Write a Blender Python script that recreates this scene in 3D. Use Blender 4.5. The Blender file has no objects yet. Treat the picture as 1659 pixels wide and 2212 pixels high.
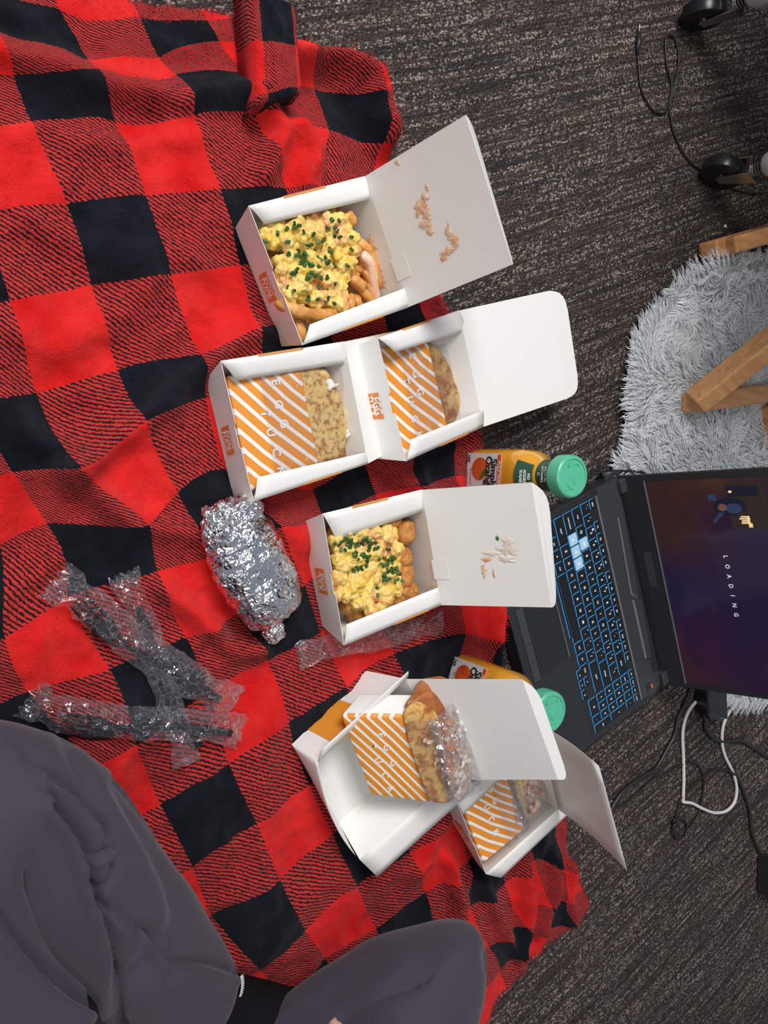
import bpy, bmesh, math, random
import numpy as np
from mathutils import Vector, Matrix, noise
from mathutils.bvhtree import BVHTree
random.seed(7); np.random.seed(7)
SC = bpy.context.scene
COL = SC.collection

# ------------------------------------------------------------------ camera
IMW, IMH, FPX = 1659.0, 2212.0, 1650.0
TILT, ROLL, CAMH = math.radians(33.0), math.radians(8.0), 0.80
_fwd = np.array([math.sin(TILT), 0, -math.cos(TILT)])
_r0 = np.array([math.cos(TILT), 0, math.sin(TILT)]); _u0 = np.array([0, 1.0, 0])
_c, _s = math.cos(ROLL), math.sin(ROLL)
RC = np.stack([_c*_r0+_s*_u0, -_s*_r0+_c*_u0, _fwd])
cam_d = bpy.data.cameras.new('camera'); cam = bpy.data.objects.new('camera', cam_d); COL.objects.link(cam)
cam_d.sensor_fit = 'AUTO'; cam_d.sensor_width = 36.0; cam_d.lens = FPX/IMH*36.0; cam_d.clip_start = 0.02
M = Matrix(((RC[0][0], RC[1][0], -RC[2][0], 0), (RC[0][1], RC[1][1], -RC[2][1], 0), (RC[0][2], RC[1][2], -RC[2][2], CAMH), (0, 0, 0, 1)))
cam.matrix_world = M
SC.camera = cam

# ------------------------------------------------------------------ world, lights, exposure
SC.view_settings.view_transform = 'Standard'; SC.view_settings.look = 'None'
SC.view_settings.exposure = 0.0; SC.view_settings.gamma = 1.0; SC.view_settings.use_curve_mapping = False
w = bpy.data.worlds.new('room_air'); SC.world = w; w.use_nodes = True
w.node_tree.nodes['Background'].inputs[0].default_value = (0.80, 0.86, 1.0, 1)
w.node_tree.nodes['Background'].inputs[1].default_value = 0.27

def area(name, loc, target, sx, sy, power, col):
    l = bpy.data.lights.new(name, 'AREA'); l.shape = 'RECTANGLE'; l.size = sx; l.size_y = sy; l.energy = power; l.color = col
    o = bpy.data.objects.new(name, l); COL.objects.link(o); o.location = loc
    o.rotation_euler = (Vector(target)-Vector(loc)).to_track_quat('-Z', 'Y').to_euler()
    return o
area('window_daylight', (-0.30, 1.50, 2.25), (0.35, 0.0, 0.0), 1.2, 1.1, 70, (0.985, 0.99, 1.0))
area('fill_light', (-0.9, -0.6, 2.6), (0.3, 0.0, 0.0), 1.0, 1.0, 16, (1.0, 0.95, 0.88))  # soft fill added from the near side, not a lamp of the room

# ------------------------------------------------------------------ helpers
def at(x, y, z=0.0):
    d = RC.T @ np.array([(x-IMW/2)/FPX, -(y-IMH/2)/FPX, 1.0])
    k = (z-CAMH)/d[2]
    return Vector((float(d[0]*k), float(d[1]*k), float(z)))
def tag(o, label=None, cat=None, group=None, kind=None):
    if label: o['label'] = label
    if cat: o['category'] = cat
    if group: o['group'] = group
    if kind: o['kind'] = kind
    return o
def empty(name, loc, label, cat, group=None, rot=None):
    o = bpy.data.objects.new(name, None); COL.objects.link(o); o.location = loc; o.empty_display_size = 0.02
    if rot is not None: o.rotation_euler = rot
    bpy.context.view_layer.update()
    return tag(o, label, cat, group)
def link(name, me, mats, parent=None, smooth=False):
    """me is in world coordinates; parented objects keep their place"""
    o = bpy.data.objects.new(name, me); COL.objects.link(o)
    for m in (mats if isinstance(mats, (list, tuple)) else [mats]): me.materials.append(m)
    if smooth: me.polygons.foreach_set('use_smooth', [True]*len(me.polygons))
    if parent is not None:
        o.parent = parent
        mw = pm(parent)
        me.transform(mw.inverted()); 
    else:
        center(o)
    me.update()
    return o
def pm(o):
    m = o.matrix_basis.copy() if True else None
    if o.parent is not None: m = pm(o.parent) @ m
    return m
def center(o):
    me = o.data
    if not len(me.vertices): return
    c = np.empty(len(me.vertices)*3); me.vertices.foreach_get('co', c); c = c.reshape(-1, 3)
    loc = Vector((float((c[:,0].min()+c[:,0].max())/2), float((c[:,1].min()+c[:,1].max())/2), float(c[:,2].min())))
    me.transform(Matrix.Translation(-loc)); o.location = loc
def mk(name, verts, faces, mats, parent=None, smooth=False, uvs=None, midx=None):
    me = bpy.data.meshes.new(name); me.from_pydata([tuple(v) for v in verts], [], faces)
    if uvs is not None:
        ul = me.uv_layers.new(name='UVMap')
        for l in me.loops: ul.data[l.index].uv = uvs[l.vertex_index]
    o = link(name, me, mats, parent, smooth)
    if midx is not None:
        for p, i in zip(me.polygons, midx): p.material_index = i
    return o
def bil(q, s, t):
    a, b, c, d = q   # (0,0) (1,0) (1,1) (0,1)
    return a*(1-s)*(1-t)+b*s*(1-t)+c*s*t+d*(1-s)*t
def qn(q): return (q[1]-q[0]).cross(q[3]-q[0]).normalized()
def panel(name, q, mats, parent, poly=((0,0),(1,0),(1,1),(0,1)), th=0.0006, off=0.0, uv=False):
    """thin board: polygon (s,t) on the bilinear quad q"""
    if len(poly) == 4 and poly[0][1] == poly[1][1] and poly[1][0] == poly[2][0] and poly[2][1] == poly[3][1]:
        (s0, t0_), (s1, t1_) = poly[0], poly[2]
        nn = qn(q)*off; qq = [bil(q, a, b)+nn for a, b in ((s0,t0_),(s1,t0_),(s1,t1_),(s0,t1_))]
        return patch(name, qq, mats, parent, None, 5, 5, th, smooth=False)
    n = qn(q); top = [bil(q, s, t)+n*(off+th/2) for s, t in poly]; bot = [bil(q, s, t)+n*(off-th/2) for s, t in poly]
    k = len(poly); faces = [list(range(k)), list(range(2*k-1, k-1, -1))]+[[i, i+k, (i+1) % k+k, (i+1) % k] for i in range(k)]
    return mk(name, top+bot, faces, mats, parent, uvs=[p for p in poly]*2 if uv else None)
def patch(name, q, mats, parent, bulge=None, nu=12, nv=12, th=0.0006, smooth=True, uv=True, jit=0.0, top=None):
    n = qn(q); T = []; B = []; UV = []
    for j in range(nv+1):
        for i in range(nu+1):
            s, t = i/nu, j/nv
            p = bil(q, s, t*(top(s) if top else 1))
            if bulge: p = p+bulge(s, t)
            if jit and 0 < i < nu and 0 < j < nv: p = p+Vector((random.uniform(-1,1), random.uniform(-1,1), random.uniform(-1,1)))*jit
            T.append(p+n*th/2); B.append(p-n*th/2); UV.append((s, t))
    K = len(T); f = []
    W = nu+1
    for j in range(nv):
        for i in range(nu):
            a = j*W+i; f.append([a, a+1, a+1+W, a+W]); f.append([K+a+W, K+a+1+W, K+a+1, K+a])
    edge = [i for i in range(W)]+[j*W+nu for j in range(1, nv+1)]+[nv*W+i for i in range(nu-1, -1, -1)]+[j*W for j in range(nv-1, 0, -1)]
    for a, b in zip(edge, edge[1:]+edge[:1]): f.append([a, a+K, b+K, b])
    return mk(name, T+B, f, mats, parent, smooth, uvs=UV*2)
def slab(name, pts, down, mats, parent=None, rnd=0.004, rings=4, smooth=True, uvs=None, dome=0.0, jit=0.0):
    """solid with outline pts (front face) and thickness vector down, with rounded rims"""
    c = sum(pts, Vector())/len(pts); L = down.length; dn = down.normalized(); k = len(pts)
    R = sum((p-c).length for p in pts)/k
    V = []; prof = []
    for i in range(rings+1):
        a = math.pi/2*i/rings; prof.append((1-(1-math.sin(a))*rnd/R, (1-math.cos(a))*rnd))
    prof2 = [(s, L-d) for s, d in reversed(prof)]
    allp = [(0.55*(1-rnd/R), -dome*0.8)]+prof+prof2+[(0.5, L)]
    for s, d in allp:
        for p in pts:
            v = c+(p-c)*s+dn*d
            if jit: v = v+dn*jit*noise.noise(v*90)+ (p-c).normalized()*jit*noise.noise(v*70+Vector((3,1,2)))
            V.append(v)
    V.append(c-dn*dome); V.append(c+dn*L)
    f = []
    nr = len(allp)
    for r in range(nr-1):
        for i in range(k):
            a = r*k+i; b = r*k+(i+1) % k; f.append([a, b, b+k, a+k])
    for i in range(k):
        f.append([len(V)-2, (i+1) % k, i]); f.append([len(V)-1, (nr-1)*k+i, (nr-1)*k+(i+1) % k])
    u = None
    if uvs: 
        u = []
        for r in range(nr): u += uvs
        uc = (sum(a for a, b in uvs)/k, sum(b for a, b in uvs)/k)
        for i in range(k): u[i] = (uc[0]+(uvs[i][0]-uc[0])*.55, uc[1]+(uvs[i][1]-uc[1])*.55)
        u += [uc, uc]
    return mk(name, V, f, mats, parent, smooth, uvs=u)
def rquad(q, n=7, r=0.12):
    """rounded outline (s,t) list"""
    out = []
    for cx, cy, a0 in ((1-r, r, -90), (1-r, 1-r, 0), (r, 1-r, 90), (r, r, 180)):
        for i in range(n):
            a = math.radians(a0+90*i/(n-1)); out.append((cx+r*math.cos(a), cy+r*math.sin(a)))
    return out
def catmull(P, m=8):
    P = [Vector(p) for p in P]; Q = [P[0]*2-P[1]]+P+[P[-1]*2-P[-2]]; out = []
    for i in range(1, len(Q)-2):
        for j in range(m):
            t = j/m; a, b, c, d = Q[i-1], Q[i], Q[i+1], Q[i+2]
            out.append(0.5*((2*b)+(c-a)*t+(2*a-5*b+4*c-d)*t*t+(3*b-a-3*c+d)*t*t*t))
    out.append(P[-1]); return out
def tube(name, pts, rad, mats, parent=None, n=8, smooth=True, sq=1.0, up=Vector((0,0,1)), caps=True):
    pts = [Vector(p) for p in pts]; m = len(pts)
    if not hasattr(rad, '__len__'): rad = [rad]*m
    V = []; f = []
    for i, p in enumerate(pts):
        d = (pts[min(i+1, m-1)]-pts[max(i-1, 0)]).normalized()
        a = d.cross(up)
        if a.length < 1e-4: a = d.cross(Vector((1, 0, 0)))
        a.normalize(); b = a.cross(d)
        for k in range(n):
            t = 2*math.pi*(k+.5)/n; ct, st = math.cos(t), math.sin(t)
            if sq < 1: ct = math.copysign(abs(ct)**sq, ct); st = math.copysign(abs(st)**sq, st)
            V.append(p+(a*ct+b*st)*rad[i])
    for i in range(m-1):
        for k in range(n):
            f.append([i*n+k, i*n+(k+1) % n, (i+1)*n+(k+1) % n, (i+1)*n+k])
    if caps: f.append(list(range(n-1, -1, -1))); f.append([(m-1)*n+k for k in range(n)])
    return mk(name, V, f, mats, parent, smooth)
def lathe(name, prof, c, mats, parent=None, n=32, axis=Vector((0,0,1)), smooth=True, sqf=None):
    ax = axis.normalized(); a = ax.orthogonal().normalized(); b = ax.cross(a); V = []; f = []
    for j, (r, h) in enumerate(prof):
        for k in range(n):
            t = 2*math.pi*k/n
            V.append(c+ax*h+(a*math.cos(t)+b*math.sin(t))*r)
    m = len(prof)
    for j in range(m-1):
        for k in range(n): f.append([j*n+k, j*n+(k+1) % n, (j+1)*n+(k+1) % n, (j+1)*n+k])
    f.append(list(range(n-1, -1, -1))); f.append([(m-1)*n+k for k in range(n)])
    o = mk(name, V, f, mats, parent, smooth)
    e = o.modifiers.new('edges', 'EDGE_SPLIT'); e.split_angle = math.radians(32)
    return o
def box(name, o0, ax, ay, az, mats, parent=None, bev=0.0):
    V = [o0+ax*i+ay*j+az*k for k in (0,1) for j in (0,1) for i in (0,1)]
    f = [[0,2,3,1],[4,5,7,6],[0,1,5,4],[2,6,7,3],[0,4,6,2],[1,3,7,5]]
    o = mk(name, V, f, mats, parent)
    if bev:
        m = o.modifiers.new('bevel', 'BEVEL'); m.width = bev; m.segments = 2; m.limit_method = 'NONE'
    return o
_txt = {}
def text(name, body, size, mat, origin, xd, yd, parent=None, ext=0.0001, align='CENTER', sx=1.0):
    key = body
    if key not in _txt:
        cu = bpy.data.curves.new('t', 'FONT'); cu.body = body; cu.size = 1; cu.align_x = 'CENTER'; cu.align_y = 'CENTER'; cu.resolution_u = 3; cu.offset = .028
        ob = bpy.data.objects.new('t', cu); COL.objects.link(ob); bpy.context.view_layer.update()
        me = bpy.data.meshes.new_from_object(ob.evaluated_get(bpy.context.evaluated_depsgraph_get()))
        bpy.data.objects.remove(ob); _txt[key] = me
    me = _txt[key].copy(); me.materials.clear()
    x = xd.normalized(); z = x.cross(yd).normalized(); y = z.cross(x)
    me.transform(Matrix(((x.x*size*sx, y.x*size, z.x, origin.x), (x.y*size*sx, y.y*size, z.y, origin.y), (x.z*size*sx, y.z*size, z.z, origin.z), (0,0,0,1))))
    return link(name, me, mat, parent)

# ------------------------------------------------------------------ materials
def mat(name, col=(.8,.8,.8), rough=.5, metal=0.0, spec=.5, emis=None, es=1.0, alpha=1.0, bump=None, sheen=0.0, coat=0.0, trans=0.0, sss=0.0):
    m = bpy.data.materials.new(name); m.use_nodes = True; nt = m.node_tree; p = nt.nodes['Principled BSDF']
    p.inputs['Base Color'].default_value = (*col, 1); p.inputs['Roughness'].default_value = rough; p.inputs['Metallic'].default_value = metal
    p.inputs['Specular IOR Level'].default_value = spec; p.inputs['Sheen Weight'].default_value = sheen; p.inputs['Coat Weight'].default_value = coat
    p.inputs['Transmission Weight'].default_value = trans
    if sheen: p.inputs['Sheen Roughness'].default_value = .5
    if sss: p.inputs['Subsurface Weight'].default_value = sss; p.inputs['Subsurface Radius'].default_value = (.01,.005,.002); p.inputs['Subsurface Scale'].default_value = .4
    if emis: p.inputs['Emission Color'].default_value = (*emis, 1); p.inputs['Emission Strength'].default_value = es
    if bump:
        sc, st, dist = bump
        t = nt.nodes.new('ShaderNodeTexCoord'); n = nt.nodes.new('ShaderNodeTexNoise'); n.inputs['Scale'].default_value = sc; n.inputs['Detail'].default_value = 4
        b = nt.nodes.new('ShaderNodeBump'); b.inputs['Strength'].default_value = st; b.inputs['Distance'].default_value = dist
        nt.links.new(t.outputs['Object'], n.inputs['Vector']); nt.links.new(n.outputs['Fac'], b.inputs['Height']); nt.links.new(b.outputs['Normal'], p.inputs['Normal'])
    return m
class NT:
    """tiny helper for node building"""
    def __init__(s, m): s.nt = m.node_tree; s.p = s.nt.nodes['Principled BSDF']; s.out = s.nt.nodes['Material Output']
    def n(s, ty, **k):
        x = s.nt.nodes.new(ty)
        for a, b in k.items(): setattr(x, a, b)
        return x
    def l(s, a, b): s.nt.links.new(a, b)
    def math(s, op, a, b=None, c=None, clamp=False):
        x = s.n('ShaderNodeMath', operation=op); x.use_clamp = clamp
        for i, v in enumerate((a, b, c)):
            if v is None: continue
            if hasattr(v, 'links'): s.l(v, x.inputs[i])
            else: x.inputs[i].default_value = v
        return x.outputs[0]
    def noise(s, vec, scale, detail=3, rough=.5, dist=0):
        x = s.n('ShaderNodeTexNoise'); x.inputs['Scale'].default_value = scale; x.inputs['Detail'].default_value = detail; x.inputs['Roughness'].default_value = rough; x.inputs['Distortion'].default_value = dist
        if vec is not None: s.l(vec, x.inputs['Vector'])
        return x
    def ramp(s, fac, stops, interp='LINEAR'):
        x = s.n('ShaderNodeValToRGB'); e = x.color_ramp.elements; x.color_ramp.interpolation = interp
        while len(e) < len(stops): e.new(.5)
        for k, (pos, c) in zip(e, stops): k.position = pos; k.color = (*c, 1) if hasattr(c, '__len__') else (c, c, c, 1)
        s.l(fac, x.inputs[0]); return x.outputs[0]
    def mix(s, f, a, b, blend='MIX'):
        x = s.n('ShaderNodeMix', data_type='RGBA', blend_type=blend)
        for i, v in ((0, f), (6, a), (7, b)):
            if hasattr(v, 'links'): s.l(v, x.inputs[i])
            elif hasattr(v, '__len__'): x.inputs[i].default_value = (*v, 1)
            else: x.inputs[i].default_value = v
        return x.outputs[2]
    def bump(s, h, strength=.5, dist=.001):
        b = s.n('ShaderNodeBump'); b.inputs['Strength'].default_value = strength; b.inputs['Distance'].default_value = dist
        s.l(h, b.inputs['Height']); s.l(b.outputs['Normal'], s.p.inputs['Normal']); return b
    def coord(s, kind='Object'): return s.n('ShaderNodeTexCoord').outputs[kind]
    def mapping(s, vec, sc=(1,1,1), rot=(0,0,0)):
        x = s.n('ShaderNodeMapping'); x.inputs['Scale'].default_value = sc; x.inputs['Rotation'].default_value = rot; s.l(vec, x.inputs['Vector']); return x.outputs[0]
    def base(s, c): s.l(c, s.p.inputs['Base Color'])

M_card = mat('white_card', (.87,.85,.805), .45, bump=(400,.06,.0004))
M_cardin = mat('card_edge', (.80,.77,.71), .6)
M_orange = mat('orange_print', (.80,.30,.035), .4)
M_logo = mat('logo_orange', (.80,.25,.05), .45)
M_white = mat('white_print', (.88,.87,.85), .45)
M_black = mat('black_print', (.02,.02,.02), .5)
M_blackpl = mat('black_plastic', (.012,.012,.013), .22, coat=.3)
M_blackmat = mat('laptop_shell', (.022,.023,.025), .42, bump=(900,.1,.0002))
M_cable = mat('black_cable', (.018,.017,.017), .4)
M_cablew = mat('white_cable', (.72,.70,.68), .4)
M_green = mat('green_cap', (.10,.50,.30), .35)
M_greend = mat('dark_green_label', (.02,.085,.045), .4)
M_chive = mat('chive_green', (.045,.13,.03), .4)
M_metal = mat('steel', (.6,.6,.6), .28, metal=1)
M_post = mat('grey_painted_metal', (.50,.49,.49), .4)
M_rubber = mat('castor_rubber', (.012,.012,.013), .3)

# carpet
def carpet():
    m = mat('carpet_loops', rough=.95, spec=.15); N = NT(m)
    g = N.coord('Object'); v = N.mapping(g, rot=(0,0,-math.radians(30.5)))
    sx = N.mapping(v, sc=(2.2, 60, 1)); s1 = N.noise(sx, 1.0, 3, .6).outputs['Fac']
    sx2 = N.mapping(v, sc=(7, 190, 1)); s2 = N.noise(sx2, 1.0, 2, .6).outputs['Fac']
    lv = N.mapping(v, sc=(1, 1.25, 1))
    vo = N.n('ShaderNodeTexVoronoi'); vo.inputs['Scale'].default_value = 300; N.l(lv, vo.inputs['Vector'])
    rnd = N.n('ShaderNodeSeparateColor'); N.l(vo.outputs['Color'], rnd.inputs[0])
    band = N.ramp(s1, [(0,(.046,.033,.031)),(.42,(.080,.058,.053)),(.5,(.120,.087,.074)),(.58,(.060,.052,.051)),(1,(.056,.052,.055))])
    fl = N.math('MULTIPLY', N.ramp(s2, [(.43,0),(.56,1)]), N.ramp(rnd.outputs[0], [(.50,0),(.74,1)]))
    fl = N.math('MULTIPLY', fl, N.ramp(s1, [(.35,.25),(.5,1),(.66,.5)]))
    c = N.mix(fl, band, (.56,.46,.39))
    c = N.mix(N.ramp(vo.outputs['Distance'], [(.25,0),(.75,.75)]), c, (.018,.015,.015))
    N.base(c); N.bump(N.math('SUBTRACT', 1.0, vo.outputs['Distance']), .9, .004)
    return m
M_carpet = carpet()

def plaid():
    m = mat('plush_plaid', rough=.9, spec=.1, sheen=.06); N = NT(m)
    uv = N.n('ShaderNodeUVMap'); uv.uv_map = 'UVMap'
    ob = N.coord('Object')
    w1 = N.noise(ob, 260, 2, .6); wv = N.n('ShaderNodeVectorMath', operation='SUBTRACT'); N.l(w1.outputs['Color'], wv.inputs[0]); wv.inputs[1].default_value = (.5,.5,.5)
    ws = N.n('ShaderNodeVectorMath', operation='SCALE'); N.l(wv.outputs[0], ws.inputs[0]); ws.inputs['Scale'].default_value = .055
    wa = N.n('ShaderNodeVectorMath', operation='ADD'); N.l(uv.outputs[0], wa.inputs[0]); N.l(ws.outputs[0], wa.inputs[1])
    sp = N.n('ShaderNodeSeparateXYZ'); N.l(wa.outputs[0], sp.inputs[0])
    def odd(x): return N.math('GREATER_THAN', N.math('FRACT', N.math('MULTIPLY', x, .5)), .5)
    a, b = odd(sp.outputs[0]), odd(sp.outputs[1])
    red = N.math('MULTIPLY', a, b)
    blk = N.math('MULTIPLY', N.math('SUBTRACT', 1.0, a), N.math('SUBTRACT', 1.0, b))
    d = N.math('SUBTRACT', sp.outputs[0], sp.outputs[1])
    lines = N.math('SINE', N.math('MULTIPLY', d, 2*math.pi*13.5))
    lr = N.ramp(N.math('MULTIPLY_ADD', lines, .5, .5), [(.30,(.030,.009,.013)),(.48,(.62,.040,.036))])
    hue = N.noise(ob, 22, 4, .6).outputs['Fac']; fine = N.noise(ob, 900, 2, .7).outputs['Fac']
    cr = N.mix(N.ramp(hue, [(.3,0),(.7,1)]), (.72,.008,.009), (.88,.032,.028))
    cb = N.mix(N.ramp(hue, [(.35,0),(.75,1)]), (.004,.005,.009), (.013,.015,.023))
    c = N.mix(red, lr, cr); c = N.mix(blk, c, cb)
    c = N.mix(N.math('MULTIPLY', N.ramp(fine, [(.35,.55),(.6,0)]), .40), c, (0.0,0.0,0.0))
    N.base(c)
    h = N.math('ADD', N.math('MULTIPLY', N.noise(ob, 700, 3, .7).outputs['Fac'], .5), N.math('MULTIPLY', N.noise(ob, 60, 4, .6).outputs['Fac'], 1.4))
    N.bump(h, .6, .006)
    return m
M_plaid = plaid()

def striped():
    m = mat('sleeve_stripes', rough=.38); N = NT(m)
    uv = N.n('ShaderNodeUVMap'); uv.uv_map = 'UVMap'; sp = N.n('ShaderNodeSeparateXYZ'); N.l(uv.outputs[0], sp.inputs[0])
    d = N.math('SUBTRACT', sp.outputs[0], N.math('MULTIPLY', sp.outputs[1], 1.2))
    fr = N.math('FRACT', N.math('ADD', N.math('DIVIDE', d, .0212), 20.45))
    k = N.math('LESS_THAN', fr, .33)
    N.base(N.mix(k, (.80,.29,.03), (.86,.85,.83))); return m
M_stripe = striped()

def food(name, stops, scale=60, bumps=(180,.6,.002), rough=.5, sss=.1, dist=.5, det=4):
    m = mat(name, rough=rough, sss=sss); N = NT(m); ob = N.coord('Object')
    N.base(N.ramp(N.noise(ob, scale, det, .6, dist).outputs['Fac'], stops))
    N.bump(N.noise(ob, bumps[0], 4, .6).outputs['Fac'], bumps[1], bumps[2]); return m
M_egg = food('scrambled_egg', [(.30,(.86,.48,.06)),(.42,(.90,.62,.13)),(.52,(.90,.66,.20)),(.60,(.86,.42,.14)),(.68,(.90,.50,.22)),(.76,(.92,.86,.76))], 38, (220,.7,.003), .35, .15, .8)
M_fry = food('french_fry', [(.3,(.48,.18,.035)),(.5,(.70,.32,.075)),(.7,(.80,.46,.15))], 60, (300,.5,.0015), .42)
M_tot = food('potato_tot', [(.3,(.40,.12,.02)),(.5,(.62,.24,.05)),(.7,(.74,.38,.11))], 90, (350,.9,.003), .4)
M_sauce = food('pink_sauce', [(.3,(.80,.36,.18)),(.5,(.80,.50,.32)),(.7,(.84,.72,.60))], 110, (200,.4,.001), .25)
M_cream = food('white_sauce', [(.3,(.84,.80,.74)),(.7,(.80,.66,.52))], 90, (200,.4,.001), .3)
M_grease = mat('grease_stain', (.72,.60,.38), .35)
M_bread = food('toasted_bread', [(.30,(.36,.13,.03)),(.42,(.50,.25,.06)),(.50,(.74,.48,.15)),(.65,(.80,.57,.22)),(.8,(.82,.62,.28))], 170, (260,.6,.0015), .55, .05, .3, 3)
M_bread2 = food('browned_bread', [(.3,(.22,.06,.012)),(.44,(.42,.15,.03)),(.54,(.66,.38,.10)),(.72,(.76,.52,.18))], 65, (260,.6,.0015), .5, .05, .4, 7)
M_crust = food('bread_crust', [(.3,(.22,.055,.014)),(.6,(.40,.13,.035)),(.8,(.50,.20,.06))], 50, (120,.4,.0012), .4, .02)
M_ham = food('chicken_filling', [(.3,(.34,.14,.09)),(.45,(.60,.34,.24)),(.6,(.74,.56,.42)),(.75,(.84,.80,.70))], 60, (160,.6,.002), .3)
M_orangefill = food('orange_filling', [(.3,(.50,.10,.02)),(.6,(.72,.25,.06)),(.8,(.80,.50,.28))], 80, (160,.6,.002), .3)

def film(nm='clear_film', crease=1.0, lo=.05, hi=.62):
    m = bpy.data.materials.new(nm); m.use_nodes = True; nt = m.node_tree; nt.nodes.clear()
    o = nt.nodes.new('ShaderNodeOutputMaterial'); tr = nt.nodes.new('ShaderNodeBsdfTransparent'); gl = nt.nodes.new('ShaderNodeBsdfGlossy'); df = nt.nodes.new('ShaderNodeBsdfDiffuse')
    tr.inputs[0].default_value = (.96,.96,.97,1); gl.inputs['Roughness'].default_value = .05; df.inputs[0].default_value = (.9,.9,.92,1)
    lw = nt.nodes.new('ShaderNodeLayerWeight'); lw.inputs[0].default_value = .16
    t = nt.nodes.new('ShaderNodeTexCoord'); v = nt.nodes.new('ShaderNodeTexVoronoi'); v.inputs['Scale'].default_value = 70; n = nt.nodes.new('ShaderNodeTexNoise'); n.inputs['Scale'].default_value = 60; n.inputs['Distortion'].default_value = 2.5
    b = nt.nodes.new('ShaderNodeBump'); b.inputs['Strength'].default_value = .45; b.inputs['Distance'].default_value = .003
    ad = nt.nodes.new('ShaderNodeMath'); ad.operation = 'ADD'
    L = nt.links.new
    L(t.outputs['Object'], v.inputs['Vector']); L(t.outputs['Object'], n.inputs['Vector']); L(v.outputs['Distance'], ad.inputs[0]); L(n.outputs['Fac'], ad.inputs[1])
    L(ad.outputs[0], b.inputs['Height']); L(b.outputs['Normal'], gl.inputs['Normal']); L(b.outputs['Normal'], lw.inputs['Normal'])
    mp = nt.nodes.new('ShaderNodeMapRange'); mp.inputs['To Min'].default_value = lo; mp.inputs['To Max'].default_value = hi
    L(lw.outputs['Facing'], mp.inputs['Value'])
    ve = nt.nodes.new('ShaderNodeTexVoronoi'); ve.feature = 'DISTANCE_TO_EDGE'; ve.inputs['Scale'].default_value = 75
    nx = nt.nodes.new('ShaderNodeTexNoise'); nx.inputs['Scale'].default_value = 35; mxv = nt.nodes.new('ShaderNodeMix'); mxv.data_type = 'RGBA'; mxv.inputs[0].default_value = .06
    L(t.outputs['Object'], nx.inputs['Vector']); L(t.outputs['Object'], mxv.inputs[6]); L(nx.outputs['Color'], mxv.inputs[7]); L(mxv.outputs[2], ve.inputs['Vector'])
    cr = nt.nodes.new('ShaderNodeMapRange'); cr.inputs['From Min'].default_value = 0; cr.inputs['From Max'].default_value = .055; cr.inputs['To Min'].default_value = .42*crease; cr.inputs['To Max'].default_value = 0; L(ve.outputs['Distance'], cr.inputs['Value'])
    sm = nt.nodes.new('ShaderNodeMath'); sm.operation = 'ADD'; sm.use_clamp = True; L(mp.outputs[0], sm.inputs[0]); L(cr.outputs[0], sm.inputs[1])
    m2 = nt.nodes.new('ShaderNodeMixShader'); m2.inputs[0].default_value = .22; L(gl.outputs[0], m2.inputs[1]); L(df.outputs[0], m2.inputs[2])
    m1 = nt.nodes.new('ShaderNodeMixShader'); L(sm.outputs[0], m1.inputs[0]); L(tr.outputs[0], m1.inputs[1]); L(m2.outputs[0], m1.inputs[2])
    L(m1.outputs[0], o.inputs[0]); return m
M_film = film('crumpled_film', .75, .05, .75); M_film2 = film('smooth_film', .12, .03, .4)
def foil():
    m = mat('aluminium_foil', (.86,.86,.88), .14, metal=1); N = NT(m); ob = N.coord('Object')
    v = N.n('ShaderNodeTexVoronoi'); v.inputs['Scale'].default_value = 48; N.l(N.mix(.12, ob, N.noise(ob, 40, 3, .6).outputs['Color']), v.inputs['Vector'])
    v2 = N.n('ShaderNodeTexVoronoi'); v2.inputs['Scale'].default_value = 130; N.l(ob, v2.inputs['Vector'])
    N.bump(N.math('ADD', v.outputs['Distance'], N.math('MULTIPLY', v2.outputs['Distance'], .15)), .30, .007); return m
M_foil = foil()
def wood():
    m = mat('beech_wood', rough=.4); N = NT(m); ob = N.coord('Object'); v = N.mapping(ob, sc=(6,60,60))
    n = N.noise(v, 1.5, 5, .6, .6).outputs['Fac']
    N.base(N.ramp(n, [(.3,(.46,.20,.075)),(.55,(.60,.30,.12)),(.75,(.68,.38,.17))])); N.bump(n, .15, .001); return m
M_wood = wood()
M_fur = mat('faux_fur', (.78,.80,.80), .8, spec=.2, sheen=.3)
M_furbase = mat('faux_fur_backing', (.42,.43,.43), .95)
M_pants = mat('purple_grey_jersey', (.056,.047,.066), .85, spec=.2, sheen=.12, bump=(1500,.25,.0006))
M_sock = mat('black_sock', (.008,.008,.009), .95, spec=.1, bump=(700,.6,.001))
M_skin = mat('skin', (.52,.30,.22), .5, sss=.15)
M_thread = mat('white_thread', (.72,.70,.68), .8)

# ------------------------------------------------------------------ floor
def grid_plane(name, x0, x1, y0, y1, z, m):
    o = mk(name, [(x0,y0,z),(x1,y0,z),(x1,y1,z),(x0,y1,z)], [[0,1,2,3]], m); return o
fl = grid_plane('floor', -2.5, 3.5, -2.5, 3.0, 0.0, M_carpet); tag(fl, 'dark brown and grey loop-pile carpet with pale flecks in streaks', None, kind='structure')

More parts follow.
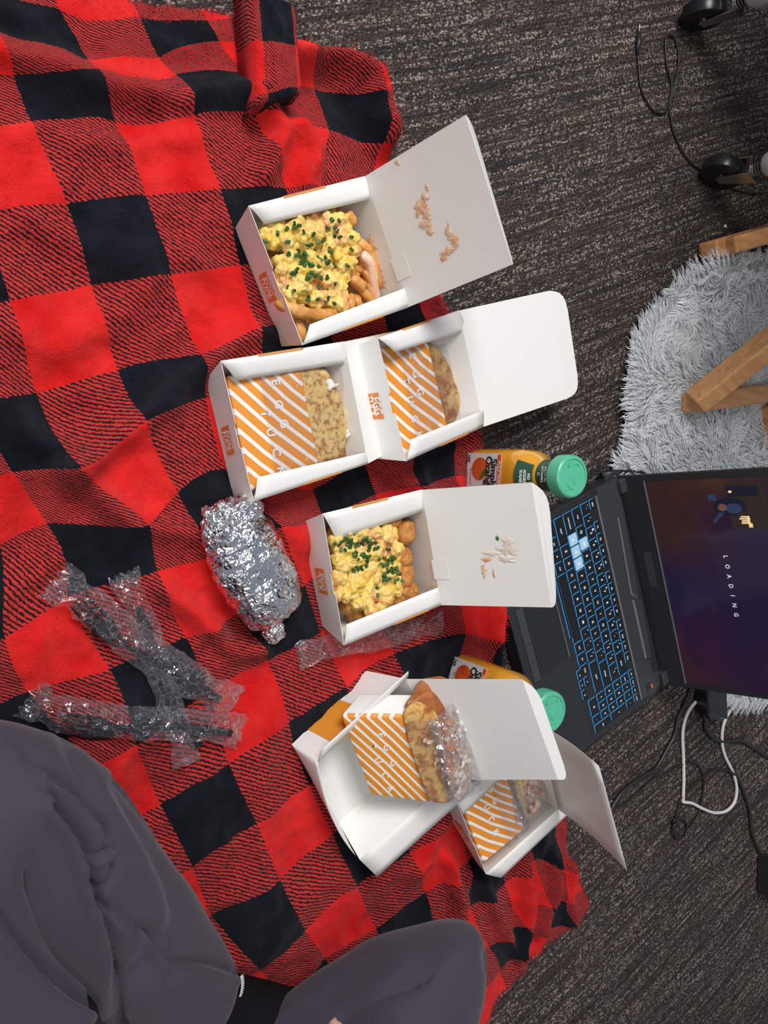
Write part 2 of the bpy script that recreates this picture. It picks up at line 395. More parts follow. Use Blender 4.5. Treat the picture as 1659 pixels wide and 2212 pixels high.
# ------------------------------------------------------------------ blanket
COR = [((143,443),2,2),((311,425),3,2),((365,595),3,3),((199,614),2,3),((251,264),3,1),((415,255),4,1),((471,412),4,2),((65,267),2,1),
 ((28,171),2,0),((202,168),3,0),((381,159),4,0),((518,166),5,0),((539,254),5,1),((188,137),3,-1),((345,122),4,-1),((127,31),3,-2),((303,36),4,-2),((469,93),5,-1),((446,47),5,-2),
 ((702,285),6,1),((617,407),5,2),((690,404),6,2),((519,572),4,3),((552,710),4,4),((425,768),3,4),((19,653),1,3),((258,798),2,4),((79,848),1,4),
 ((444,859),3,5),((303,910),2,5),((156,1008),1,5),((380,1064),2,6),((308,1130),1,6),((488,1013),3,6),((105,1133),0,6),((336,1231),1,7),((150,1290),0,7),
 ((439,1203),2,7),((401,1376),1,8),((513,1329),2,8),((237,1445),0,8),((8,1375),-1,7),((59,1491),-1,8),((0,1178),-1,6),((578,1426),2,9),((622,1560),2,10),
 ((492,1647),1,10),((450,1490),1,9),((690,1366),3,9),((349,1741),0,10),((549,1772),1,11),((413,1870),0,11),((291,1607),0,9),((457,1977),0,12),((665,1694),2,11),
 ((718,1801),2,12),((600,1895),1,12),((741,1480),3,10),((848,1411),4,10),((655,2005),1,13),((562,2095),0,13),((767,1910),2,13),((810,2004),2,14),((701,2068),1,14),
 ((880,1838),3,13),((915,1924),3,14),((1012,1860),4,14),((1013,1955),4,15),((1089,1908),5,15),((1145,1850),6,15),((1170,1945),6,16),((1118,1988),5,16),((1052,2042),4,16),
 ((1084,2097),4,17),((1139,2026),5,17),((1209,1872),7,15),((1212,1942),7,16),((1236,1998),7,17),((1175,2014),6,17),((825,672),6,4),((904,655),7,4),((920,692),7,5),
 ((892,1050),6,7),((979,1028),7,7),((979,946),7,6),((882,960),6,6),((693,1114),4,7),((812,1068),5,7),((674,1057),4,6),((655,1262),3,8),((590,1135),3,7),
 ((1001,1367),5,10),((1058,1380),6,10),((985,1285),5,9),((1075,1300),6,9),((192,1655),-1,9)]
BP = np.array([list(at(*p, .012))[:2] for p, i, j in COR]); BI = np.array([[i, j] for p, i, j in COR], float)
def tps_fit(P, V, lam=2e-5):
    n = len(P); r2 = ((P[:,None]-P[None])**2).sum(-1); K = r2*np.log(r2+1e-12)*.5+np.eye(n)*lam
    Q = np.hstack([np.ones((n,1)), P]); A = np.zeros((n+3, n+3)); A[:n,:n] = K; A[:n,n:] = Q; A[n:,:n] = Q.T
    return np.linalg.solve(A, np.vstack([V, np.zeros((3, V.shape[1]))]))
TW = tps_fit(BP, BI)
def tps(X):
    r2 = ((X[:,None]-BP[None])**2).sum(-1); return (r2*np.log(r2+1e-12)*.5) @ TW[:-3] + np.hstack([np.ones((len(X),1)), X]) @ TW[-3:]
OUT = [(-260,-60),(60,-45),(200,-25),(300,2),(380,14),(450,22),(500,36),(545,60),(600,90),(655,118),(700,122),(755,140),(800,172),(824,235),(838,310),(842,380),(850,480),(880,580),(935,630),(962,662),(985,720),
 (1010,830),(1031,934),(1045,980),(1056,1060),(1062,1180),(1075,1300),(1076,1390),(1090,1440),(1120,1500),(1150,1600),(1190,1700),(1222,1775),(1219,1832),(1241,1880),(1262,1925),(1271,1955),(1255,1985),(1236,2002),
 (1205,2030),(1178,2040),(1168,2062),(1145,2074),(1138,2098),(1112,2112),(1098,2135),(1066,2160),(1040,2230),(980,2350),(800,2520),(300,2700),(-500,2700),(-800,1700),(-600,500)]
OP = [at(x, y, .004) for x, y in OUT]
OP = [Vector((p.x, p.y, 0)) for p in catmull(OP+[OP[0]], 6)[:-1]]
OPn = np.array([[p.x, p.y] for p in OP])
for k in range(len(OPn)):   # frayed wavy hem
    OPn[k] += .0022*np.array([noise.noise(Vector((OPn[k][0]*90, OPn[k][1]*90, 1))), noise.noise(Vector((OPn[k][0]*90, OPn[k][1]*90, 7)))])
def inside(X, poly):
    x, y = X[:,0], X[:,1]; r = np.zeros(len(X), bool); n = len(poly); j = n-1
    for i in range(n):
        xi, yi = poly[i]; xj, yj = poly[j]
        c = ((yi > y) != (yj > y)) & (x < (xj-xi)*(y-yi)/(yj-yi+1e-15)+xi); r ^= c; j = i
    return r
def segd(X, a, b):
    ab = b-a; t = np.clip(((X-a) @ ab)/(ab @ ab), 0, 1); q = a+t[:,None]*ab; return np.hypot(*(X-q).T), q, t
RID = [([(0,120),(200,185),(380,215),(560,205)],.018,.016),([(150,300),(270,320),(430,290)],.006,.012),([(545,225),(600,290),(575,380)],.018,.014),([(640,280),(672,330),(660,400)],.016,.012),
 ([(640,675),(560,715),(480,760),(400,820),(310,905),(160,1010)],.017,.015),([(150,1015),(230,1080),(290,1135),(420,1150),(470,1180)],.016,.014),([(560,130),(700,120),(790,175),(825,300)],.030,.018),
 ([(350,1270),(430,1335),(500,1400),(560,1400)],.014,.012),([(960,1850),(975,1930),(985,2020)],.020,.010),([(1030,1880),(1065,1960),(1095,2030)],.016,.010),([(1120,1850),(1130,1960),(1120,2060)],.020,.010),
 ([(1185,1850),(1180,1930),(1165,2010)],.018,.009),([(1225,1860),(1222,1930),(1235,1990)],.016,.009),([(1070,1310),(1062,1380),(1070,1430)],.022,.012),([(1030,950),(1020,1010),(1035,1080)],.014,.012),
 ([(930,1640),(960,1760),(900,1880)],.008,.014),([(590,1560),(580,1700),(560,1900)],.007,.02),([(880,870),(860,1040),(930,1060)],.008,.012),([(520,1130),(600,1130),(660,1180)],.012,.014),
 ([(0,880),(80,960),(200,990)],.010,.014),([(60,480),(230,560),(420,560),(560,640)],.006,.014),([(0,700),(100,760),(250,700),(330,600)],.007,.014),([(940,650),(965,700),(1000,800)],.014,.012)]
BOXC = [at(690,575,.03), at(625,905,.02), at(915,800,.02), at(815,1230,.03), at(830,1680,.03), at(1110,1740,.03)]
SMALLC = [at(1230,1029,.165), at(1183,1537,.165)]
def bheight(X):
    h = np.zeros(len(X)); 
    for pts, hh, wd in RID:
        P = [np.array(list(at(*p, .015))[:2]) for p in pts]; d = np.full(len(X), 9.)
        for a, b in zip(P, P[1:]):
            dd, _, _ = segd(X, a, b); d = np.minimum(d, dd)
        h += 1.35*hh*np.exp(-(d/wd)**2)
    return h
def build_blanket():
    st = .0036
    xs = np.arange(-.45, 1.0, st); ys = np.arange(-.95, .62, st)
    XX, YY = np.meshgrid(xs, ys); X = np.stack([XX.ravel(), YY.ravel()], 1)
    X = X[:]; ins = inside(X, OPn)
    nx, ny = len(xs), len(ys); I = ins.reshape(ny, nx)
    near = I.copy()
    cells = I[:-1,:-1] & I[1:,:-1] & I[:-1,1:] & I[1:,1:]
    cj, ci = np.nonzero(cells)
    a = cj*nx+ci; F = np.stack([a, a+1, a+1+nx, a+nx], 1)
    used = np.unique(F); rem = -np.ones(nx*ny, int); rem[used] = np.arange(len(used)); F = rem[F]; P = X[used]
    # border distance
    D = np.full(len(P), 9.); Q = P.copy()
    n = len(OPn)
    for i in range(n):
        d, q, _ = segd(P, OPn[i], OPn[(i+1) % n]); mm = d < D; D[mm] = d[mm]; Q[mm] = q[mm]
    bd = D < st*1.3
    # boundary verts snap to outline
    cnt = np.zeros(len(P)); np.add.at(cnt, F.ravel(), 1); b = (cnt < 4); P[b] = Q[b]
    h = .013 + bheight(P)
    nz = np.array([noise.noise(Vector((x*9, y*9, 0)))*.012+(.5-abs(noise.noise(Vector((x*13+5, y*13+2, 2)))))*.014+(.4-abs(noise.noise(Vector((x*30+5, y*30, 2)))))*.006+noise.noise(Vector((x*60, y*60, 4)))*.0018-.004 for x, y in P])
    mask = np.ones(len(P))
    for c in BOXC:
        d = np.hypot(P[:,0]-c.x, P[:,1]-c.y); mask = np.minimum(mask, np.clip((d-.075)/.035, 0, 1))
    for c in SMALLC:
        d = np.hypot(P[:,0]-c.x, P[:,1]-c.y); mask = np.minimum(mask, np.clip((d-.036)/.03, 0, 1))
    h = .012+(h-.012+nz)*mask
    e = np.clip(D/.012, 0, 1); h = h*np.sqrt(1-(1-e)**2); h[b] = .001
    h = np.maximum(h, .001)
    uv = tps(P)
    me = bpy.data.meshes.new('plaid_blanket'); me.from_pydata(np.column_stack([P, h]).tolist(), [], F.tolist())
    ul = me.uv_layers.new(name='UVMap'); li = np.empty(len(me.loops), int); me.loops.foreach_get('vertex_index', li)
    ul.data.foreach_set('uv', uv[li].ravel())
    o = link('plaid_blanket', me, M_plaid, None, True)
    V = []; FF = []; UV = []
    idx = np.nonzero((D < .02) | (np.random.rand(len(P)) < .10))[0]
    cen = P.mean(0)
    for k in idx:
        for rep in range(3 if D[k] < .008 else 1):
            p = Vector((float(P[k][0])+random.uniform(-1,1)*.003, float(P[k][1])+random.uniform(-1,1)*.003, float(h[k])))
            if D[k] > .02 and (not (-.05 < p.x < .9 and -.6 < p.y < .45)): continue
            g = Vector((float(Q[k][0]-P[k][0]), float(Q[k][1]-P[k][1]), 0))
            if D[k] < .0005: g = Vector((p.x-cen[0], p.y-cen[1], 0))
            a = noise.noise(p*14)*5; d = (Vector((math.cos(a), math.sin(a), 0))+(g.normalized()*1.6 if D[k] < .012 and g.length > 1e-6 else Vector()))
            d = (d+Vector((random.uniform(-.5,.5), random.uniform(-.5,.5), .5))).normalized(); L = random.uniform(.003,.006)
            s_ = d.cross(Vector((0,0,1))).normalized()*.00035
            b_ = len(V); V += [p-s_, p+s_, p+d*L]; FF.append([b_, b_+1, b_+2]); UV += [tuple(uv[k])]*3
    fz = mk('pile', V, FF, M_plaid, o, True, uvs=UV); fz['kind'] = 'stuff'
    tag(o, 'red and black buffalo plaid plush blanket spread rumpled on the carpet', 'blanket')
    return o
blanket = build_blanket()
def bz(x, y):
    return .012+float(bheight(np.array([[x, y]]))[0])
bvh_bl = None
def blanket_z(x, y):
    global bvh_bl
    if bvh_bl is None:
        me = blanket.data; bvh_bl = BVHTree.FromPolygons([v.co+blanket.location for v in me.vertices], [p.vertices for p in me.polygons])
    r = bvh_bl.ray_cast(Vector((x, y, 1)), Vector((0,0,-1))); return r[0].z if r[0] else 0.0

def corner_flap():
    q = [at(522,-30,.052), at(545,242,.046), at(655,205,.056), at(640,20,.064)]
    pts = []
    n = 26; T = []; UV = []
    for j in range(n+1):
        for i in range(n+1):
            s, t = i/n, j/n     # s down the hem, t towards the outside
            p = bil(q, s, t)
            hem = math.exp(-((t-.12)/.07)**2)*.007
            p.z += hem+.010*math.sin(math.pi*t)+.004*noise.noise(Vector((s*5, t*5, 3)))
            if t > .97 or s > .985 or t < .02: p.z -= .026
            T.append(p); UV.append((3.6+t*1.6, 2.0+s/.45))
    W = n+1; f = [[j*W+i, j*W+i+1, j*W+i+1+W, j*W+i+W] for j in range(n) for i in range(n)]
    UV = [(2.62+ (i/n if False else 0), 0) for i in range(0)] or UV
    o = mk('folded_corner', T, f, M_plaid, blanket, True, uvs=UV); o['label'] = 'turned-over corner showing the seamed hem'
    m = o.modifiers.new('thick', 'SOLIDIFY'); m.thickness = .006; m.offset = -1
corner_flap()

# ------------------------------------------------------------------ takeout boxes
def front_poly():
    return [(0,0),(1,0),(1,1),(.62,1),(.605,.965),(.60,.93),(.44,.93),(.435,.97),(.425,1),(0,1)]
TUCK = [(0,0),(1,0),(.985,.35),(.965,.62),(.93,.82),(.88,.94),(.80,1),(.20,1),(.12,.94),(.07,.82),(.035,.62),(.015,.35)]
def make_box(label, base, rim, flapL, flapR, lid_end, tuck, band=(.28,.64), bandR=(.42,.78), frontbulge=0.0, lidlab=True, group='takeout boxes', lidbend=0.0):
    """base, rim: [FL, BL, BR, FR] points; L = image-top side. """
    FLb, BLb, BRb, FRb = base; FL, BL, BR, FR = rim
    c = (FLb+BRb+BLb+FRb)/4
    r = empty('takeout_box', c, label, 'box', group)
    panel('base', [FLb, FRb, BRb, BLb], M_card, r)
    if frontbulge:
        outn = -((BLb-FLb).normalized()+(BRb-FRb).normalized())*.5
        def bl(s, t): return outn*frontbulge*math.sin(math.pi*s)*t*(1-.25*t)*1.4+Vector((0,0,-.018*max(0, s-.55)*t))
        o = patch('front_wall', [FLb, FRb, FR, FL], [M_card], r, bl, 20, 8)
    else:
        patch('front_wall', [FLb, FRb, FR, FL], M_card, r, None, 60, 4, smooth=False, top=lambda s: .93 if .435 < s < .615 else 1)
    panel('back_wall', [BRb, BLb, BL, BR], M_card, r)
    wl = panel('side_wall', [BLb, FLb, FL, BL], M_card, r)
    wr = panel('side_wall', [FRb, BRb, BR, FR], M_card, r)
    fl1 = patch('side_flap', [FL, BL, flapL[1], flapL[0]], M_card, r, lambda s, t: Vector((0,0,.0018*math.sin(math.pi*t))), 8, 4, smooth=True)
    fr1 = patch('side_flap', [BR, FR, flapR[0], flapR[1]], M_card, r, lambda s, t: Vector((0,0,.0012*math.sin(math.pi*t))), 8, 4, smooth=True)
    # printed bands on the side walls, running over the fold
    a, b = band
    n1 = qn([BLb, FLb, FL, BL]); 
    o = panel('printed_band', [BLb, FLb, FL, BL], M_orange, wl, [(1-b,0.02),(1-a,0.02),(1-a,1),(1-b,1)], th=.0002, off=.0010); o['label'] = 'orange printed band'
    panel('printed_band', [FL, BL, flapL[1], flapL[0]], M_orange, fl1, [(a,-.01),(b,-.01),(b,.055),(a,.055)], th=.0003, off=(.0009 if qn([FL,BL,flapL[1],flapL[0]]).z > 0 else -.0009))
    if bandR is None: bandR = (0, 0)
    a, b = bandR
    if b:
        o = panel('printed_band', [FRb, BRb, BR, FR], M_orange, wr, [(a,0.02),(b,0.02),(b,1),(a,1)], th=.0002, off=.0010); o['label'] = 'orange printed band'
        panel('printed_band', [BR, FR, flapR[0], flapR[1]], M_orange, fr1, [(1-b,-.01),(1-a,-.01),(1-a,.05),(1-b,.05)], th=.0003, off=(.0009 if qn([BR,FR,flapR[0],flapR[1]]).z > 0 else -.0009))
    # logo on the front wall
    q = [FLb, FRb, FR, FL]
    if not frontbulge:
        wf = [ch for ch in r.children if ch.name.startswith('front_wall')][0]
        lg = panel('logo', q, M_logo, wf, [(.42,.24),(.64,.24),(.64,.66),(.42,.66)], th=.0002, off=.0010); lg['label'] = 'orange square reading EGG TUCK'
        n = qn(q); xd = (FR-FL); yd = bil(q,.5,1)-bil(q,.5,0)
        for i, (tx, t) in enumerate((('EGG',.54),('TUCK',.36))):
            p = bil(q, .53, t)+n*.0014
            text('lettering', tx, .0125 if i else .0145, M_white, p, xd, yd, wf, sx=.72)
    # lid
    lq = [BL, BR, lid_end[1], lid_end[0]]
    if lidbend:
        nn = qn(lq)
        lid = patch('lid', lq, M_card, r, lambda s, t: nn*lidbend*math.sin(math.pi*t), 6, 8)
    else: lid = panel('lid', lq, M_card, r)
    if tuck:
        panel('tuck_flap', [lid_end[0], lid_end[1], tuck[1], tuck[0]], M_card, lid, TUCK)
    return r, lid, lq
ZB = .0135
# box 1 : fries
b1_rim = [at(537,445,.067), at(788,381,.072), at(883,663,.072), at(654,745,.067)]
def basefrom(FLb, FRb, rim, z, shrink=.13):
    d = ((rim[1]-rim[0])+(rim[2]-rim[3]))/2; d.z = 0; d = d.normalized()*shrink
    bl = FLb+d; br = FRb+d; bl.z = z; br.z = z
    return [FLb, bl, br, FRb]
b1_base = basefrom(at(508,493,ZB), at(609,748,ZB), b1_rim, ZB)
b1_end = [at(1006,248,.205), at(1108,571,.205)]
bk = (b1_rim[1]-b1_rim[0]).normalized()
BX1 = make_box('open white box of fries and egg, the topmost box in the picture', b1_base, b1_rim, [at(571,485,.062), at(807,429,.068)], [at(669,701,.070), at(880,620,.074)],
   b1_end, [b1_end[0]+(b1_end[0]-Vector((0,0,CAMH))).normalized()*.028+Vector((.006,0,0)), b1_end[1]+(b1_end[1]-Vector((0,0,CAMH))).normalized()*.028+Vector((.001,0,0))], bandR=(.38,.74))
# box 3 : tots
b3_rim = [at(697,1110,.070), at(911,1058,.074), at(953,1307,.074), at(743,1394,.070)]
b3_base = basefrom(at(650,1130,ZB), at(697,1352,ZB), b3_rim, ZB)
b3_end = [at(1148,1042,.195), at(1192,1312,.195)]
BX3 = make_box('open white box of potato tots and egg, beside the foil roll', b3_base, b3_rim, [at(726,1167,.064), at(926,1100,.068)], [at(748,1349,.072), at(946,1269,.076)],
   b3_end, [at(1184,1055,.188), at(1204,1317,.190)], bandR=(.5,.86))
# box 2a, 2b
a_rim = [at(477,780,.062), at(744,738,.062), at(795,1001,.062), at(548,1083,.062)]
a_base = basefrom(at(445,820,ZB), at(505,1075,ZB), a_rim, ZB)
bb_rim = [at(816,730,.080), at(991,671,.058), at(1044,922,.058), at(877,996,.080)]
bb_base = [at(748,753,.040), None, None, at(802,989,.040)]
dd = ((bb_rim[1]-bb_rim[0])+(bb_rim[2]-bb_rim[3]))/2; dd.z = 0; dd = dd.normalized()*.128
bb_base[1] = bb_base[0]+dd; bb_base[2] = bb_base[3]+dd; bb_base[1].z = bb_base[2].z = .019
a_end = [bb_base[1]*1.0-dd*.1, bb_base[2]*1.0-dd*.1]
for p in a_end: p.z = .0145
BX2 = make_box('open sandwich box nearest the foil roll, its lid under the next box', a_base, a_rim, [at(510,822,.055), at(757,783,.056)], [at(556,1031,.064), at(790,977,.064)], a_end, None, bandR=(.42,.76))
BX4 = make_box('open sandwich box propped on the lid of the nearest sandwich box', bb_base, bb_rim, [at(853,761,.074), at(1009,714,.055)], [at(888,949,.082), at(1044,886,.062)],
   [at(1186,628,.064), at(1222,862,.064)], [at(1219,622,.064), at(1254,857,.064)], band=(.28,.62), bandR=(.42,.78))
# box d (front right open)
d_rim = [at(686,1645,.056), at(877,1467,.074), at(975,1684,.074), at(777,1857,.052)]
d_base = basefrom(at(630,1609,ZB), at(752,1800,.030), d_rim, ZB, .125)
d_base[3] = d_base[0]+(d_base[3]-d_base[0]).normalized()*.13; d_base[3].z = ZB
BX5 = make_box('wide open box with a leaning sandwich, nearest the crossed legs', d_base, d_rim, [at(697,1617,.066), at(882,1450,.084)], [at(815,1894,.056), at(1040,1690,.072)],
   [at(1128,1468,.190), at(1205,1684,.190)], [at(1158,1478,.190), at(1232,1694,.190)], band=(.20,.60), bandR=None, frontbulge=.010)
# box e (behind)
e_rim = [at(985,1728,.068), at(1160,1561,.074), at(1206,1748,.074), at(1050,1888,.068)]
e_base = [at(930,1690,ZB), None, None, at(1028,1860,ZB)]
dd2 = ((e_rim[1]-e_rim[0])+(e_rim[2]-e_rim[3]))/2; dd2.z = 0; dd2 = dd2.normalized()*.13
e_base[1] = e_base[0]+dd2; e_base[2] = e_base[3]+dd2
BX6 = make_box('rear box with a sandwich, lid standing, behind the wide open box', e_base, e_rim, [at(1000,1760,.060), at(1172,1598,.066)], [at(1083,1896,.066), at(1229,1757,.074)],
   [at(1293,1655,.215), at(1354,1880,.215)], [at(1296,1662,.200), at(1354,1880,.206)], band=(.3,.62), bandR=None, lidbend=-.004)

# smears and stains on the lids
def smear(lq, lid, spots, name, m, lab, side=1):
    n = qn(lq)
    if n.dot(Vector((0,0,CAMH))-bil(lq,.5,.5)) < 0: n = -n
    V = []; f = []
    for s0, t0, rs, rt in spots:
        k = 28; base = len(V); c = bil(lq, s0, t0)
        V.append(c+n*.0012)
        for ring, hh in ((.6,.0011),(1,.0003)):
            for i in range(k):
                a = 2*math.pi*i/k; w_ = 1.15+1.0*noise.noise(Vector((math.cos(a)*2.2+s0*40, math.sin(a)*2.2+t0*40, 0)))
                V.append(bil(lq, s0+rs*ring*w_*math.cos(a), t0+rt*ring*w_*math.sin(a))+n*hh)
        for i in range(k):
            j = (i+1) % k; f.append([base, base+1+i, base+1+j]); f.append([base+1+i, base+1+k+i, base+1+k+j, base+1+j])
    o = mk(name, V, f, m, lid, True)
    if lab: o['label'] = lab
    return o
smear(BX1[2], BX1[1], [(.38,.40,.05,.05),(.44,.44,.04,.04),(.33,.47,.03,.03),(.50,.40,.03,.05),(.56,.42,.04,.03)], 'sauce_smear', M_sauce, 'pale orange sauce smear')
smear(BX1[2], BX1[1], [(.62,.58,.04,.035),(.68,.60,.05,.04),(.74,.52,.025,.07),(.77,.46,.02,.03)], 'sauce_smear', M_sauce, 'orange sauce smear')
smear(BX1[2], BX1[1], [(.28,.52,.02,.015)], 'sauce_smear', M_sauce, None)
smear(BX1[2], BX1[1], [(.03,.34,.02,.02)], 'grease_spot', M_grease, None)
smear(BX3[2], BX3[1], [(.46,.72,.04,.05),(.52,.70,.05,.07),(.60,.68,.03,.07),(.55,.55,.02,.07)], 'sauce_smear', M_cream, 'creamy sauce smear')
smear(BX3[2], BX3[1], [(.60,.50,.02,.04),(.70,.46,.05,.02),(.72,.55,.035,.012)], 'sauce_smear', M_sauce, 'orange sauce smear')
smear(BX3[2], BX3[1], [(.43,.63,.018,.014)], 'chive_bit', M_chive, None)
for bx, s in ((BX1, .62), (BX3, .6)):   # locking tab pressed into the hinge
    q = bx[2]; panel('lock_tab', q, M_card, bx[1], [(s,-.02),(s+.17,-.02),(s+.17,.13),(s,.13)], th=.0003, off=(.0008 if qn(q).dot(Vector((0,0,CAMH))-q[0]) > 0 else -.0008))

# ------------------------------------------------------------------ egg, fries, tots
def blob(name, cents, m, parent, label=None, cat=None, group=None, vox=.0022, disp=.003, sub=2, tsc=.009):
    bm = bmesh.new()
    for c, r, sq in cents:
        mt = Matrix.Translation(c) @ Matrix.Rotation(random.uniform(0,3), 4, Vector((random.random(), random.random(), random.random()))) @ Matrix.Diagonal((r, r*random.uniform(.7,1.1), r*sq, 1))
        bmesh.ops.create_icosphere(bm, subdivisions=sub, radius=1, matrix=mt)
    me = bpy.data.meshes.new(name); bm.to_mesh(me); bm.free()
    o = link(name, me, m, parent, True)
    md = o.modifiers.new('remesh', 'REMESH'); md.mode = 'VOXEL'; md.voxel_size = vox; md.use_smooth_shade = True
    t = bpy.data.textures.new(name+'_tex', 'CLOUDS'); t.noise_scale = tsc; t.noise_depth = 3
    d = o.modifiers.new('lumps', 'DISPLACE'); d.texture = t; d.strength = disp*2; d.mid_level = .5
    if cat: tag(o, label, cat, group)
    return o
def topof(o):
    bpy.context.view_layer.update()
    dg = bpy.context.evaluated_depsgraph_get(); e = o.evaluated_get(dg); me = e.to_mesh(); mw = pm(o)
    b = BVHTree.FromPolygons([mw @ v.co for v in me.vertices], [p.vertices for p in me.polygons]); e.to_mesh_clear(); return b
def rin(poly):
    while True:
        xs = [p[0] for p in poly]; ys = [p[1] for p in poly]; x = random.uniform(min(xs), max(xs)); y = random.uniform(min(ys), max(ys))
        if inside(np.array([[x, y]]), np.array(poly, float))[0]: return x, y
EGGB = []
def egg(poly, z, n, label, chives, rr=(.0045,.0095)):
    C = []
    for i in range(n):
        x, y = rin(poly); C.append((at(x, y, z+random.uniform(-.006,.005)), random.uniform(*rr), random.uniform(.6,.9)))
    for i in range(n//2):
        x, y = rin(poly); C.append((at(665+(x-665)*.85 if x < 775 and z < .057 else x, y, z-.013), random.uniform(.007,.010), .8))
    o = blob('scrambled_egg', C, M_egg, None, label, 'egg', vox=.0016, disp=.0035, tsc=.0055)
    b = topof(o); meshes = []; EGGB.append(b)
    for k in range(4):
        hollow = k % 2
        L = .0036+.0012*k*.4; V = []; f = []; R1, R2 = .0019, .0013
        for j, (r, zz) in enumerate(((R1,0),(R1,L),(R2,L),(R2,0))):
            for i in range(8):
                a = 2*math.pi*i/8; V.append((r*math.cos(a), r*math.sin(a)*(.7 if hollow else 1), zz))
        for j in range(4):
            for i in range(8): f.append([j*8+i, j*8+(i+1) % 8, ((j+1) % 4)*8+(i+1) % 8, ((j+1) % 4)*8+i])
        me = bpy.data.meshes.new('chive'); me.from_pydata(V, [], f); me.materials.append(M_chive); meshes.append(me)
    inv = pm(o).inverted()
    for x, y in chives:
        p0 = at(x, y, z+.03); p0 = Vector((0,0,CAMH)); dr = (at(x, y, 0)-p0).normalized(); h = b.ray_cast(p0, dr)
        if not h[0]: continue
        c = bpy.data.objects.new('chive', random.choice(meshes)); COL.objects.link(c); c.parent = o
        rot = (h[1]*.6+Vector((random.uniform(-1,1), random.uniform(-1,1), random.uniform(-.2,.8)))).to_track_quat('Z', 'Y').to_matrix().to_4x4()
        c.matrix_basis = inv @ Matrix.Translation(h[0]+h[1]*.0002) @ rot
    return o
def cluster(groups):
    out = []
    for x, y, sx, sy, n in groups:
        for i in range(n): out.append((random.gauss(x, sx), random.gauss(y, sy)))
    return out
FR1 = at(600,560,.03)
egg([(612,505),(640,478),(700,462),(750,470),(768,520),(765,560),(748,600),(752,640),(735,672),(700,668),(665,650),(625,635),(598,600),(600,560),(620,545)], .055, 190,
    'yellow scrambled egg with sauce and chives on the fries', cluster([(640,560,22,22,15),(690,545,30,30,18),(700,590,18,16,12),(720,500,20,20,8),(640,600,20,15,8),(690,640,18,12,6),(630,500,15,15,6)]))
egg([(566,482),(606,484),(616,500),(606,530),(578,532),(570,510)], .052, 26, 'small heap of scrambled egg in the near corner of the fries box', [(578,522),(600,500)], (.006,.009))
egg([(598,612),(628,622),(655,650),(645,670),(612,655),(600,635)], .050, 16, 'small clump of scrambled egg beside the longest curved fry', [], (.005,.008))
egg([(722,1165),(750,1150),(800,1140),(845,1135),(858,1175),(860,1215),(862,1260),(850,1300),(830,1328),(790,1325),(765,1300),(728,1285),(718,1240),(725,1205)], .058, 210,
    'yellow scrambled egg with sauce and chives on the potato tots', cluster([(745,1178,14,10,12),(778,1190,16,16,26),(795,1180,14,12,12),(835,1205,10,14,14),(850,1240,10,12,14),(775,1225,12,8,6),(835,1250,10,10,6),(820,1275,14,12,3)]))
def seen(o, need=6):
    C_ = Vector((0,0,CAMH)); k = 0; mw = pm(o)
    for v in o.data.vertices:
        p = mw @ v.co; d = p-C_; L = d.length
        if not any(b_.ray_cast(C_, d/L, L-.002)[0] for b_ in EGGB): k += 1
    return k >= need
def fry(pts, r=.0048, z=None, lab='golden french fry tangled in the topmost box', mt=None):
    P = catmull(pts, 4)
    o = tube('french_fry', P, [r*(.75 if i in (0, len(P)-1) else 1+.08*random.uniform(-1,1)) for i in range(len(P))], mt or M_fry, None, 8, True, .55)
    if not seen(o): bpy.data.objects.remove(o); return None
    return tag(o, lab, 'fry', 'fries under the egg in the topmost box')
for i in range(92):
    x, y = rin([(760,470),(800,490),(845,600),(850,650),(770,680),(740,600)] if 62 > i > 41 else [(560,480),(700,445),(770,440),(800,500),(830,600),(845,650),(760,690),(650,735),(625,700),(575,600)])
    a = random.uniform(0, 6.28); L = random.uniform(30, 60); z = random.uniform(.026,.040)
    if x > 765: z = random.uniform(.022,.040)
    if i >= 62: z = random.uniform(.018,.026); x = 640+(x-640)*.9
    dx, dy = math.cos(a)*L/2, math.sin(a)*L/2
    pts = [at(max(565, x-dx), y-dy, z), at(x+random.uniform(-5,5), y+random.uniform(-5,5), z+.004), at(x+dx, y+dy, z+random.uniform(-.003,.003))]
    FL, BL, BR, FR = b1_base; ok = True
    poly = np.array([[p.x, p.y] for p in (b1_base[0].lerp(b1_base[2],.06), b1_base[1].lerp(b1_base[3],.06), b1_base[2].lerp(b1_base[0],.06), b1_base[3].lerp(b1_base[1],.06))])
    pts2 = []
    cc = Vector((poly[:,0].mean(), poly[:,1].mean(), 0))
    for p in pts:
        while not inside(np.array([[p.x, p.y]]), poly)[0]: p = Vector((cc.x+(p.x-cc.x)*.93, cc.y+(p.y-cc.y)*.93, p.z))
        pts2.append(p)
    if (pts2[0]-pts2[2]).length > .012: fry(pts2)
